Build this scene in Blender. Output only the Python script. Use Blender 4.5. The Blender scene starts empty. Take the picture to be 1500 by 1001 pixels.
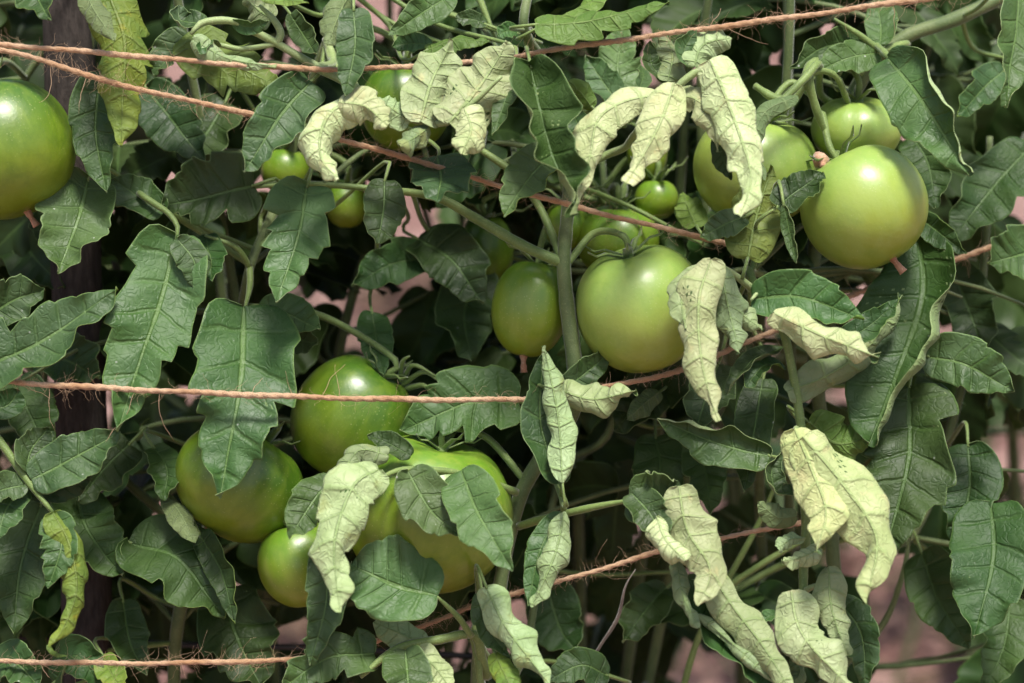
import bpy, math, random
import numpy as np
from mathutils import Vector, Matrix
R = math.radians
scene = bpy.context.scene
col = scene.collection

# ------------------------------------------------------------------ camera
PITCH, DIST, PX = R(14.0), 1.70, 0.66/1500
CEN = Vector((0, 0, 0.75))
FWD = Vector((0, math.cos(PITCH), -math.sin(PITCH)))
UP = Vector((0, math.sin(PITCH), math.cos(PITCH)))
RIGHT = Vector((1, 0, 0))
CAM = CEN - FWD*DIST
cam_data = bpy.data.cameras.new('camera')
cam = bpy.data.objects.new('camera', cam_data)
col.objects.link(cam)
cam.location = CAM
cam.rotation_euler = (math.pi/2 - PITCH, 0, 0)
cam_data.sensor_width = 36
cam_data.lens = 36*DIST/0.66
cam_data.clip_start, cam_data.clip_end = 0.05, 300
cam_data.dof.use_dof = True
cam_data.dof.focus_distance = DIST - 0.02
cam_data.dof.aperture_fstop = 3.8
scene.camera = cam

# ------------------------------------------------------------------ light
SUN_EL, SUN_AZ = 72, 20            # azimuth: degrees to the right of straight behind the camera
world = bpy.data.worlds.new('World'); scene.world = world; world.use_nodes = True
wn = world.node_tree.nodes; wl = world.node_tree.links
sky = wn.new('ShaderNodeTexSky'); sky.sky_type = 'NISHITA'; sky.sun_disc = False
sky.sun_elevation = R(SUN_EL); sky.sun_rotation = R(180 - SUN_AZ)
sky.air_density = 1.0; sky.dust_density = 4.0; sky.ozone_density = 1.0
bg = wn['Background']; bg.inputs['Strength'].default_value = 0.05
wl.new(sky.outputs[0], bg.inputs[0])
sun_d = bpy.data.lights.new('sun', 'SUN'); sun_d.energy = 1.5; sun_d.angle = R(13); sun_d.color = (1, .97, .92)
sun = bpy.data.objects.new('sun', sun_d); col.objects.link(sun)
sdir = Vector((math.sin(R(SUN_AZ))*math.cos(R(SUN_EL)), -math.cos(R(SUN_AZ))*math.cos(R(SUN_EL)), math.sin(R(SUN_EL))))
sun.rotation_euler = sdir.to_track_quat('Z', 'Y').to_euler(); sun.location = sdir*6
scene.view_settings.view_transform = 'Standard'; scene.view_settings.look = 'None'
scene.view_settings.exposure = 1.75; scene.view_settings.gamma = 1.0
scene.view_settings.use_curve_mapping = False
scene.render.engine = 'CYCLES'
scene.cycles.max_bounces = 4; scene.cycles.diffuse_bounces = 3; scene.cycles.glossy_bounces = 2; scene.cycles.transmission_bounces = 3; scene.cycles.transparent_max_bounces = 4

def at(px, py, d=0.0):
    """a point seen at photo pixel (px, py), d centimetres behind the plane of focus"""
    dd = DIST + d*0.01
    k = PX*dd/DIST
    return CAM + FWD*dd + RIGHT*((px-750)*k) - UP*((py-500.5)*k)
def proj(p):
    v = p - CAM; z = v.dot(FWD); k = PX*z/DIST
    return 750 + v.dot(RIGHT)/k, 500.5 - v.dot(UP)/k, (z-DIST)*100

# ------------------------------------------------------------------ materials
class NT:
    def __init__(s, name):
        s.m = bpy.data.materials.new(name); s.m.use_nodes = True
        s.t = s.m.node_tree; s.n = s.t.nodes; s.n.clear()
        s.out = s.n.new('ShaderNodeOutputMaterial')
    def node(s, typ, **kw):
        nd = s.n.new(typ)
        for k, v in kw.items(): setattr(nd, k, v)
        return nd
    def put(s, sock, v):
        if v is None: return
        if isinstance(v, bpy.types.NodeSocket): s.t.links.new(v, sock)
        else:
            try: sock.default_value = v
            except Exception: sock.default_value = (*v, 1)
    def math(s, op, a, b=None, clamp=False):
        nd = s.node('ShaderNodeMath', operation=op, use_clamp=clamp)
        s.put(nd.inputs[0], a); s.put(nd.inputs[1], b); return nd.outputs[0]
    def ramp(s, v, a, b, lo=0.0, hi=1.0):
        nd = s.node('ShaderNodeMapRange', interpolation_type='SMOOTHSTEP')
        for i, x in enumerate((v, a, b, lo, hi)): s.put(nd.inputs[i], x)
        return nd.outputs[0]
    def mix(s, f, a, b, mode='MIX'):
        nd = s.node('ShaderNodeMix', data_type='RGBA', blend_type=mode)
        s.put(nd.inputs[0], f)
        for sock, v in ((nd.inputs[6], a), (nd.inputs[7], b)):
            if isinstance(v, bpy.types.NodeSocket): s.t.links.new(v, sock)
            else: sock.default_value = (*v[:3], 1)
        return nd.outputs[2]
    def noise(s, vec, scale, detail=3, rough=.55):
        nd = s.node('ShaderNodeTexNoise'); s.put(nd.inputs['Vector'], vec)
        nd.inputs['Scale'].default_value = scale; nd.inputs['Detail'].default_value = detail
        nd.inputs['Roughness'].default_value = rough; return nd.outputs['Fac']
    def voro(s, vec, scale, feature='F1'):
        nd = s.node('ShaderNodeTexVoronoi', feature=feature); s.put(nd.inputs['Vector'], vec)
        nd.inputs['Scale'].default_value = scale; return nd.outputs['Distance']
    def bump(s, h, strength, dist):
        nd = s.node('ShaderNodeBump'); s.put(nd.inputs['Height'], h)
        nd.inputs['Strength'].default_value = strength; nd.inputs['Distance'].default_value = dist
        return nd.outputs[0]
    def bsdf(s, color, rough, normal=None, spec=.5, **kw):
        nd = s.node('ShaderNodeBsdfPrincipled')
        s.put(nd.inputs['Base Color'], color); s.put(nd.inputs['Roughness'], rough)
        s.put(nd.inputs['Specular IOR Level'], spec); s.put(nd.inputs['Normal'], normal)
        for k, v in kw.items(): s.put(nd.inputs[k.replace('_', ' ')], v)
        return nd.outputs[0]
    def finish(s, sh):
        s.t.links.new(sh, s.out.inputs[0]); return s.m

def leaf_material(name, ca, cb, vein, rough, spec, trans, tcol, side, specks=0.0, blotch=None, sheen=0.0, detail=True):
    """side +1: upper surface with sunk veins, -1: underside with raised veins"""
    t = NT(name)
    uv = t.node('ShaderNodeUVMap', uv_map='vein').outputs[0]
    fl = t.node('ShaderNodeUVMap', uv_map='flat').outputs[0]
    sep = t.node('ShaderNodeSeparateXYZ'); t.put(sep.inputs[0], uv)
    c = t.math('ABSOLUTE', sep.outputs[0]); v = sep.outputs[1]
    n1 = t.noise(fl, 38, 3); n2 = t.noise(fl, 300, 1)
    vw = t.math('ADD', v, t.math('MULTIPLY', t.math('SUBTRACT', n1, .5), .35))
    mid = t.ramp(c, .03, .075, 1, 0)
    fr = t.math('ABSOLUTE', t.math('SUBTRACT', t.math('FRACT', t.math('ADD', vw, .8)), .5))
    lat = t.ramp(fr, .015, .10, 1, 0)
    veins = t.math('MAXIMUM', mid, t.math('MULTIPLY', lat, t.ramp(c, .55, 1.0, 1, .15)))
    if detail:
        wn_ = t.node('ShaderNodeTexNoise'); t.put(wn_.inputs['Vector'], fl); wn_.inputs['Scale'].default_value = 120; wn_.inputs['Detail'].default_value = 1
        wm = t.node('ShaderNodeVectorMath', operation='MULTIPLY_ADD'); t.put(wm.inputs[0], wn_.outputs['Color']); wm.inputs[1].default_value = (.012, .012, 0); t.put(wm.inputs[2], fl)
        net = t.ramp(t.voro(wm.outputs[0], 210, 'DISTANCE_TO_EDGE'), .0, .22, 1, 0)
    else: net = 0.0
    inf = t.node('ShaderNodeObjectInfo')
    base = t.mix(t.ramp(n1, .3, .7), ca, cb)
    hsv = t.node('ShaderNodeHueSaturation'); t.put(hsv.inputs['Color'], base)
    t.put(hsv.inputs['Hue'], t.ramp(inf.outputs['Random'], 0, 1, .480, .512))
    t.put(hsv.inputs['Value'], t.ramp(t.math('FRACT', t.math('MULTIPLY', inf.outputs['Random'], 7.3)), 0, 1, .72, 1.25))
    base = t.mix(1.0, hsv.outputs[0], inf.outputs['Color'], 'MULTIPLY')
    base = t.mix(t.math('MULTIPLY', net, .05 if side > 0 else .15), base, vein)
    base = t.mix(t.math('MULTIPLY', lat, .16 if side > 0 else .42), base, vein)
    base = t.mix(t.math('MULTIPLY', mid, .6), base, vein)
    base = t.mix(t.ramp(c, .955, 1.0, 0, .55 if side > 0 else .3), base, (vein[0]*1.5, vein[1]*1.4, vein[2]*1.5))
    if blotch:
        base = t.mix(t.math('MULTIPLY', t.ramp(t.noise(fl, 55, 4, .65), .56, .70), .7), base, blotch)
    if specks:
        sp = t.voro(fl, 95)
        base = t.mix(t.math('MULTIPLY', t.ramp(sp, .04, .09, specks, 0), t.ramp(n1, .52, .60)), base, (.62, .64, .56))
        base = t.mix(t.math('MULTIPLY', t.ramp(t.noise(fl, 17, 3, .7), .45, .75), .16*specks), base, (.30, .38, .30))
    h = t.math('ADD', t.math('MULTIPLY', t.math('ADD', veins, t.math('MULTIPLY', net, .22 if side > 0 else .35)), -1.0*side), t.math('MULTIPLY', n2, .35))
    nrm = t.bump(h, .7, .0012 if side > 0 else .0013) if detail else None
    rr = t.ramp(n1, .3, .7, rough-.06, rough+.08)
    b = t.bsdf(base, rr, nrm, spec, Sheen_Weight=sheen, Sheen_Roughness=.4)
    tr = t.node('ShaderNodeBsdfTranslucent')
    t.put(tr.inputs['Color'], t.mix(t.math('MULTIPLY', veins, .4), tcol, (tcol[0]*.45, tcol[1]*.5, tcol[2]*.4)))
    mx = t.node('ShaderNodeMixShader'); mx.inputs[0].default_value = trans
    t.t.links.new(b, mx.inputs[1]); t.t.links.new(tr.outputs[0], mx.inputs[2])
    return t.finish(mx.outputs[0])

M = {}
TC = (.30, .42, .05)
M['up'] = leaf_material('leaf_upper', (.034, .084, .015), (.056, .118, .028), (.14, .24, .06), .52, .40, .15, TC, 1, .6, sheen=.03)
M['upd'] = leaf_material('leaf_upper_deep_shade', (.022, .058, .010), (.038, .082, .018), (.08, .15, .035), .54, .34, .13, TC, 1, .25)  # darker copy of the upper side: shade deep in the foliage put into its greens
M['fill'] = leaf_material('leaf_upper_inner_shade', (.020, .050, .008), (.036, .074, .015), (.07, .13, .03), .56, .30, .12, TC, 1, 0, detail=False)  # inner leaves: greens lowered so the colour carries the dark of the interior
M['fillu'] = leaf_material('leaf_underside_inner_shade', (.11, .175, .05), (.08, .13, .035), (.14, .21, .07), .6, .3, .18, TC, -1, 0, detail=False)  # underside of the inner leaves, interior shade in its colour too
M['upy'] = leaf_material('leaf_upper_yellowing', (.10, .18, .02), (.17, .23, .03), (.20, .26, .06), .5, .4, .28, (.45, .55, .05), 1, .3, (.32, .28, .03))
M['cream'] = leaf_material('leaf_underside_dry', (.51, .575, .30), (.40, .485, .22), (.30, .41, .14), .58, .35, .12, (.48, .54, .2), -1, 0, (.50, .47, .22), .1)
M['pale'] = leaf_material('leaf_underside_pale', (.35, .44, .22), (.26, .35, .15), (.22, .33, .10), .58, .35, .15, (.42, .5, .14), -1, 0, (.30, .34, .11), .1)
M['mid'] = leaf_material('leaf_underside', (.20, .28, .11), (.15, .22, .08), (.23, .31, .12), .6, .3, .2, (.32, .44, .07), -1, 0, None, .1)
M['lime'] = leaf_material('leaf_underside_lime', (.17, .27, .05), (.12, .21, .035), (.24, .34, .10), .55, .35, .34, (.42, .58, .05), -1, 0)
M['yell'] = leaf_material('leaf_underside_yellowing', (.13, .215, .04), (.19, .25, .035), (.22, .29, .08), .55, .3, .3, (.45, .55, .05), -1, 0, (.36, .33, .04))

def stem_material(name, ca, cb, rough=.5):
    t = NT(name); tc = t.node('ShaderNodeTexCoord').outputs['Object']
    n = t.noise(tc, 60, 4); f = t.noise(tc, 900, 2)
    b = t.mix(t.ramp(n, .3, .7), ca, cb)
    b = t.mix(t.math('MULTIPLY', t.ramp(f, .55, .75), .35), b, (min(1, cb[0]*2.2), min(1, cb[1]*1.9), cb[2]*2.2))
    return t.finish(t.bsdf(b, rough, t.bump(f, .5, .0008), .4, Sheen_Weight=.35, Sheen_Roughness=.35))
M['stem'] = stem_material('stem_green', (.13, .20, .05), (.20, .28, .08))
M['stem_old'] = stem_material('stem_dull', (.085, .13, .04), (.14, .18, .065), .6)
M['stem_pale'] = stem_material('stem_pale', (.24, .33, .11), (.32, .40, .17))
M['dry'] = stem_material('dry_brown', (.36, .17, .09), (.55, .34, .22), .8)
M['twig'] = stem_material('dry_twig', (.16, .14, .11), (.28, .24, .19), .8)

def tomato_material(name, top, body, low):
    t = NT(name); c = t.node('ShaderNodeTexCoord')
    ob = c.outputs['Object']
    sep = t.node('ShaderNodeSeparateXYZ'); t.put(sep.inputs[0], c.outputs['Generated'])
    n = t.noise(ob, 22, 4); n2 = t.noise(ob, 420, 2)
    z = t.math('ADD', sep.outputs[2], t.math('MULTIPLY', t.math('SUBTRACT', n, .5), .75))
    b = t.mix(t.ramp(z, .05, .5), low, body)
    b = t.mix(t.ramp(z, .48, .92), b, top)
    mp = t.node('ShaderNodeMapping'); t.put(mp.inputs[0], ob); mp.inputs['Scale'].default_value = (1, 1, .12)
    st = t.noise(mp.outputs[0], 130, 3, .6)
    b = t.mix(t.math('MULTIPLY', t.ramp(st, .38, .68), .42), b, (low[0]*1.15, low[1]*1.2, low[2]*2.5))
    sp = t.voro(ob, 420)
    b = t.mix(t.math('MULTIPLY', t.ramp(sp, .10, .22, .38, 0), t.ramp(n, .4, .6)), b, (.55, .58, .25))
    sp2 = t.voro(ob, 70)
    b = t.mix(t.math('MULTIPLY', t.ramp(sp2, .04, .08, .5, 0), t.ramp(t.noise(ob, 35, 2), .55, .6)), b, (.10, .08, .02))
    b = t.mix(t.math('MULTIPLY', t.ramp(t.noise(ob, 60, 5, .7), .42, .75), .42), b, (top[0]*.7, top[1]*.75, top[2]*.7))
    h = t.math('ADD', n2, t.math('MULTIPLY', n, 2.0))
    return t.finish(t.bsdf(b, t.ramp(t.noise(ob, 45, 4), .3, .7, .30, .44), t.bump(h, .12, .0012), .5, Subsurface_Weight=.25, Subsurface_Scale=.006, Subsurface_Radius=(.7, 1.0, .2), Coat_Weight=.35, Coat_Roughness=.3))
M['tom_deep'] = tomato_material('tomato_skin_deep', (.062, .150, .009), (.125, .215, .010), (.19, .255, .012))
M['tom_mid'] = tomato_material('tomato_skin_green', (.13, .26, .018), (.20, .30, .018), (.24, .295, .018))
M['tom_pale'] = tomato_material('tomato_skin_pale', (.27, .41, .08), (.33, .435, .075), (.31, .38, .04))
M['tom_red'] = tomato_material('tomato_skin_ripe', (.30, .10, .03), (.42, .06, .03), (.42, .05, .03))

def twine_material():
    t = NT('jute_twine'); tc = t.node('ShaderNodeTexCoord').outputs['Object']
    n = t.noise(tc, 35, 4); f = t.noise(tc, 1500, 3)
    b = t.mix(t.ramp(n, .3, .7), (.47, .26, .125), (.66, .45, .275))
    b = t.mix(t.math('MULTIPLY', t.ramp(f, .4, .7), .5), b, (.25, .12, .06))
    return t.finish(t.bsdf(b, .85, t.bump(f, .9, .0012), .2, Sheen_Weight=.3))
M['twine'] = twine_material()
def fibre_material():
    t = NT('jute_fibre')
    return t.finish(t.bsdf((.62, .42, .26), .7, None, .3))
M['fibre'] = fibre_material()
def wood_material():
    t = NT('weathered_wood'); tc = t.node('ShaderNodeTexCoord').outputs['Object']
    mp = t.node('ShaderNodeMapping'); t.put(mp.inputs[0], tc); mp.inputs['Scale'].default_value = (1, 1, .05)
    n = t.noise(mp.outputs[0], 260, 5, .7); g = t.noise(tc, 12, 4)
    b = t.mix(t.ramp(n, .3, .7), (.017, .013, .011), (.056, .044, .038))
    b = t.mix(t.math('MULTIPLY', g, .35), b, (.07, .06, .045))
    return t.finish(t.bsdf(b, .85, t.bump(n, .9, .003), .25))
M['wood'] = wood_material()
def soil_material():
    t = NT('red_soil'); tc = t.node('ShaderNodeTexCoord').outputs['Object']
    n = t.noise(tc, 3.5, 6, .65); f = t.noise(tc, 60, 5, .7)
    b = t.mix(t.ramp(n, .35, .65), (.36, .19, .16), (.70, .46, .39))
    b = t.mix(t.math('MULTIPLY', t.ramp(f, .42, .72), .7), b, (.16, .075, .065))
    return t.finish(t.bsdf(b, .95, t.bump(f, 1.0, .03), .15))
M['soil'] = soil_material()

# ------------------------------------------------------------------ helpers
def link(name, me, parent=None, loc=(0, 0, 0), color=None):
    o = bpy.data.objects.new(name, me); col.objects.link(o)
    if parent is not None: o.parent = parent
    o.location = loc
    if color: o.color = (*color, 1)
    return o
def mesh(name, verts, faces, mats, mi=None, smooth=True):
    me = bpy.data.meshes.new(name)
    me.from_pydata([tuple(v) for v in verts], [], faces)
    for m in mats: me.materials.append(m)
    if mi is not None: me.polygons.foreach_set('material_index', mi)
    me.polygons.foreach_set('use_smooth', [smooth]*len(faces))
    me.update(); return me
def spline(pts, n):
    """smooth curve through pts, n+1 samples evenly spaced by arc length"""
    P = np.array([list(p) for p in pts], float)
    if len(P) == 2: P = np.array([P[0], P[0]*.5+P[1]*.5, P[1]])
    Q = np.vstack([2*P[0]-P[1], P, 2*P[-1]-P[-2]])
    out = []
    for i in range(1, len(Q)-2):
        p0, p1, p2, p3 = Q[i-1], Q[i], Q[i+1], Q[i+2]
        for s in np.linspace(0, 1, 14, endpoint=False):
            out.append(.5*((2*p1)+(-p0+p2)*s+(2*p0-5*p1+4*p2-p3)*s*s+(-p0+3*p1-3*p2+p3)*s**3))
    out.append(Q[-2]); out = np.array(out)
    seg = np.linalg.norm(np.diff(out, axis=0), axis=1); cum = np.concatenate([[0], np.cumsum(seg)])
    u = np.linspace(0, cum[-1], n+1)
    return np.stack([np.interp(u, cum, out[:, k]) for k in range(out.shape[1])], 1), cum[-1]
def nrmz(a): return a/(np.linalg.norm(a, axis=-1, keepdims=True)+1e-12)
def transport(P, n0, start):
    T = nrmz(np.gradient(P, axis=0)); N = np.zeros_like(P)
    v = n0 - T[start]*np.dot(n0, T[start]); N[start] = v/(np.linalg.norm(v)+1e-12)
    for rng, st in ((range(start+1, len(P)), -1), (range(start-1, -1, -1), 1)):
        for i in rng:
            v = N[i+st] - T[i]*np.dot(N[i+st], T[i]); N[i] = v/(np.linalg.norm(v)+1e-12)
    return T, N
def tube_arrays(pts, radii, sides=8, n=None, bumpy=0.0, rng=None, off=0):
    n = n or max(6, 5*(len(pts)-1))
    R4 = [list(p)+[r] for p, r in zip(pts, radii)]
    S, L = spline(R4, n); P, rad = S[:, :3], S[:, 3]
    T, N = transport(P, np.array([.31, -.83, .46]), 0); B = np.cross(T, N)
    V = []; F = []
    for i in range(n+1):
        r = rad[i]*(1+(rng.uniform(-bumpy, bumpy) if bumpy else 0))
        for k in range(sides):
            a = 2*math.pi*k/sides
            V.append(P[i]+(math.cos(a)*N[i]+math.sin(a)*B[i])*r)
    for i in range(n):
        for k in range(sides):
            k2 = (k+1) % sides
            F.append((off+i*sides+k, off+i*sides+k2, off+(i+1)*sides+k2, off+(i+1)*sides+k))
    F.append(tuple(off+k for k in reversed(range(sides)))); F.append(tuple(off+n*sides+k for k in range(sides)))
    return V, F
def tube(name, pts, radii, mat, parent=None, base=None, sides=8, n=None, bumpy=.04, seed=1):
    """tapered tube through world points; the object's origin is its first point"""
    V, F = tube_arrays(pts, radii, sides, n, bumpy, random.Random(seed))
    o0 = np.array(list(pts[0])); me = mesh(name, np.array(V)-o0, F, [mat])
    ob = link(name, me, parent, Vector(o0) - (base if base is not None else Vector((0, 0, 0))))
    ob['_w'] = list(o0); return ob

# ------------------------------------------------------------------ the leaf
COLS = np.array([0, .10, .26, .44, .62, .80, .93, 1.0])
def leaf_arrays(path, width, kind='m', face=0, rl=10, rr=10, fold=8, twist=0, rp=1.3, quilt=1.0, ripple=1.0, seed=0, compensate=True, crumple=0.0):
    rnd = random.Random(seed*7919+13)
    n = {'l': 6, 'm': 6, 'o': 5.5, 'n': 7}[kind] + rnd.choice((-.6, 0, .7))
    # notches: a lobe tip, a quick drop behind it, then a slow recovery
    notch = {}
    for s in (-1, 1):
        if kind == 'l': ns = [(.20, .42), (.40, .40), (.58, .30), (.74, .20), (.87, .10)]
        elif kind == 'm': ns = [(.34, .16), (.60, .13), (.80, .07)]
        elif kind == 'o': ns = [(.55, .04)]
        else: ns = [(.45, .09), (.7, .08)]
        ra = abs(rr if s > 0 else rl); calm = 1 if ra < 35 else (.6 if ra < 100 else .2)
        notch[s] = [(min(.95, v+rnd.uniform(-.06, .06)), calm*dp*rnd.uniform(.25, 1.35)) for v, dp in ns]
    vs = set(np.linspace(0, 1, 31).round(4).tolist())
    for s in (-1, 1):
        for v, dp in notch[s]:
            if dp > .05: vs |= {round(v-.012, 4), round(v+.010, 4), round(v+.026, 4)}
    vs |= {.012, .985}
    vs = sorted(vs); vs = [v for i, v in enumerate(vs) if i == 0 or v-vs[i-1] > .003]
    NP = 72
    P, L = spline([list(p) for p in path], NP)
    view = nrmz(np.array(list(CAM)) - P[NP//2])
    T, N0 = transport(P, view, NP//2)
    T = nrmz(np.gradient(P, axis=0))
    NR, NC = len(vs), len(COLS)
    def section(w, roll, fo):
        """cross-section of one half blade: w, roll arrays over rows"""
        cm = .5*(COLS[1:]+COLS[:-1]); dc = np.diff(COLS)
        ang = np.radians(fo + np.outer(roll, cm**rp)); ds = np.outer(w, dc)
        z0 = np.zeros((len(w), 1))
        return np.hstack([z0, np.cumsum(np.cos(ang)*ds, 1)]), np.hstack([z0, np.cumsum(np.sin(ang)*ds, 1)])
    if compensate:
        one = np.ones(1)
        fac = (max(section(one, one*rl, fold)[0].max(), .2)+max(section(one, one*rr, fold)[0].max(), .2))/2
        half = width/2/fac
    else: half = width/2
    half = min(half, L*.62)
    a_, b_ = {'l': (.38, .95), 'm': (.44, .98), 'o': (.50, .90), 'n': (.45, .72)}[kind]
    vm = a_/(a_+b_); pk = vm**a_*(1-vm)**b_
    ph = [rnd.uniform(0, 6.28) for _ in range(16)]
    v = np.array(vs); env = v**a_*(1-v)**b_/pk
    W = 2*NC-1
    V = np.zeros((NR, W, 3)); UVv = np.zeros((NR, W, 2)); UVf = np.zeros((NR, W, 2))
    offx, offy = rnd.uniform(0, 5), rnd.uniform(0, 5)
    f = n*v + .16*np.sin(5*v+ph[3])
    cr = [(rnd.uniform(70, 230), rnd.uniform(70, 230), rnd.uniform(0, 6.28), rnd.choice((-1, 1))) for _ in range(6)]
    for s in (-1, 1):
        m = np.ones(NR)
        for v0, dp in notch[s]:
            m *= np.where(v > v0, 1+.12*dp-1.12*dp*np.exp(-(v-v0)/.10)*np.clip((v-v0)/.026, 0, 1)**.8-.12*dp*np.clip((v-v0)/.1, 0, 1), 1+.12*dp*np.exp((v-v0)/.06))
        m *= 1+.035*np.sin(6.28*v*2.6+ph[4]+s)+.016*np.sin(6.28*v*7.3+ph[5]+2*s)
        w = half*env*m*(1+.07*s*math.sin(ph[6]))
        w[0] = half*.05; w[-1] = half*.004
        rv = np.minimum(1, .35+v*2.2)*(1+.12*np.sin(6.28*v*1.4+ph[7]+s))
        roll = (rr if s > 0 else rl)*rv
        X, Z = section(w, roll, fold)
        sh = (-.45+1.1*np.minimum(1, v/.28)) if kind != 'n' else np.full(NR, .55)
        fwd = np.outer(w*sh*.78, COLS)
        y = v[:, None]+fwd/L; yc = np.clip(y, 0, 1)*NP
        k = np.minimum(yc.astype(int), NP-1); fr = (yc-k)[..., None]
        pos = P[k]*(1-fr)+P[k+1]*fr; t = T[k]*(1-fr)+T[k+1]*fr; nn = N0[k]*(1-fr)+N0[k+1]*fr
        pos = pos + t*((np.minimum(y, 0)+np.maximum(y-1, 0))*L)[..., None]
        S0 = np.cross(t, nn); fa = np.radians(face+twist*(yc/NP-.5))[..., None]
        Nn = np.cos(fa)*nn+np.sin(fa)*S0; Sd = (np.cos(fa)*S0-np.sin(fa)*nn)*s
        c = COLS[None, :]; vv = v[:, None]
        q = np.abs(np.sin(math.pi*(f-.70)))[:, None]
        am = quilt*.055*half*np.minimum(1, w/half*1.6)[:, None]*(.7+.4*np.sin(7*vv+ph[8]+s+3*c))
        zb = am*q**.8*np.sin(math.pi*np.minimum(1, c*1.03))**.6
        zb = zb + ripple*half*.09*c*c*np.sin(6.28*vv*2.3+ph[0]+s) + ripple*half*.04*c*np.sin(6.28*vv*5.1+ph[1]+2*s)
        zb = zb + half*.04*np.sin(9*vv+ph[2]+3*c*s)
        if crumple:
            xx = s*w[:, None]*c; yy = vv*L+fwd
            for ka, kb, p_, sg in cr: zb = zb + crumple*.00075*np.sin(ka*xx+sg*kb*yy+p_)*np.minimum(1, .25+c*1.5)
        ang = np.radians(fold+roll[:, None]*c**rp)[..., None]
        nl = Nn*np.cos(ang)-Sd*np.sin(ang)
        A = pos+Sd*X[..., None]+Nn*Z[..., None]+nl*zb[..., None]
        idx = (NC-1)+s*np.arange(NC)
        V[:, idx] = A
        UVv[:, idx, 0] = s*COLS[None, :]; UVv[:, idx, 1] = f[:, None]
        UVf[:, idx, 0] = s*w[:, None]*c+offx; UVf[:, idx, 1] = vv*L+fwd+offy
    return V, UVv, UVf, P
def leaf_mesh(name, upm, unm, path, width, **kw):
    V, UVv, UVf, P = leaf_arrays(path, width, **kw)
    nr, nc = V.shape[:2]
    du = np.gradient(V, axis=1); dv = np.gradient(V, axis=0)
    nn = nrmz(np.cross(du, dv)); th = .00030
    low = V - nn*th
    o0 = P[0]
    verts = np.concatenate([V.reshape(-1, 3), low.reshape(-1, 3)])-o0
    off = nr*nc; F = []; mi = []
    for i in range(nr-1):
        for j in range(nc-1):
            a, b, c, d = i*nc+j, i*nc+j+1, (i+1)*nc+j+1, (i+1)*nc+j
            F.append((a, b, c, d)); mi.append(0)
            F.append((off+d, off+c, off+b, off+a)); mi.append(1)
    rim = [i*nc for i in range(nr)]
    for i in range(nr-1):
        a, d = i*nc, (i+1)*nc; F.append((a, d, off+d, off+a)); mi.append(1)
        a, d = i*nc+nc-1, (i+1)*nc+nc-1; F.append((d, a, off+a, off+d)); mi.append(1)
    me = mesh(name, verts, F, [M[upm], M[unm]], mi)
    uvs = np.concatenate([UVv.reshape(-1, 2)]*2); uvf = np.concatenate([UVf.reshape(-1, 2)]*2)
    li = np.zeros(len(me.loops), int); me.loops.foreach_get('vertex_index', li)
    for nm, arr in (('vein', uvs), ('flat', uvf)):
        l = me.uv_layers.new(name=nm); l.data.foreach_set('uv', arr[li].astype(np.float32).ravel())
    return me, Vector(o0)

# ------------------------------------------------------------------ the ground
def make_ground():
    xs = np.concatenate([-np.geomspace(60, 3.2, 14), np.linspace(-3, 3, 120), np.geomspace(3.2, 60, 14)])
    ys = np.concatenate([[-40, -20, -10, -5], np.linspace(-3, 8, 200), np.geomspace(8.3, 120, 16)])
    rng = np.random.RandomState(4)
    waves = [(rng.uniform(1.5, 26), rng.uniform(1.5, 26), rng.uniform(0, 6.28), rng.uniform(0, 6.28)) for _ in range(18)]
    V = []
    for y in ys:
        for x in xs:
            z = 0
            if abs(x) < 3 and -3 < y < 8:
                for a, b, p, q in waves: z += .011*math.sin(a*x+p)*math.sin(b*y+q)*(8/(4+a+b))
            V.append((x, y, z))
    n = len(xs); F = [(j*n+i, j*n+i+1, (j+1)*n+i+1, (j+1)*n+i) for j in range(len(ys)-1) for i in range(n-1)]
    o = link('ground', mesh('ground', V, F, [M['soil']])); o['kind'] = 'structure'
    # loose clods
    rnd = random.Random(9); CV = []; CF = []
    for _ in range(2600):
        x, y = rnd.uniform(-2.6, 2.6), rnd.uniform(-.3, 7); s = rnd.uniform(.006, .03)*rnd.choice((1, 1, 1, 1.7)); o0 = len(CV)
        for (a, b, c) in ((1, 0, 0), (-1, 0, 0), (0, 1, 0), (0, -1, 0), (0, 0, .7), (0, 0, -.7)):
            k = s*rnd.uniform(.7, 1.3); CV.append((x+a*k+rnd.uniform(-.3, .3)*s, y+b*k+rnd.uniform(-.3, .3)*s, .004+c*k))
        for a, b in ((0, 2), (2, 1), (1, 3), (3, 0)):
            CF.append((o0+a, o0+b, o0+4)); CF.append((o0+b, o0+a, o0+5))
    c = link('soil_clods', mesh('soil_clods', CV, CF, [M['soil']], smooth=True))
    c['kind'] = 'stuff'; c['label'] = 'loose pinkish soil clods scattered over the bare ground'; c['category'] = 'soil'
make_ground()
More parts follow.
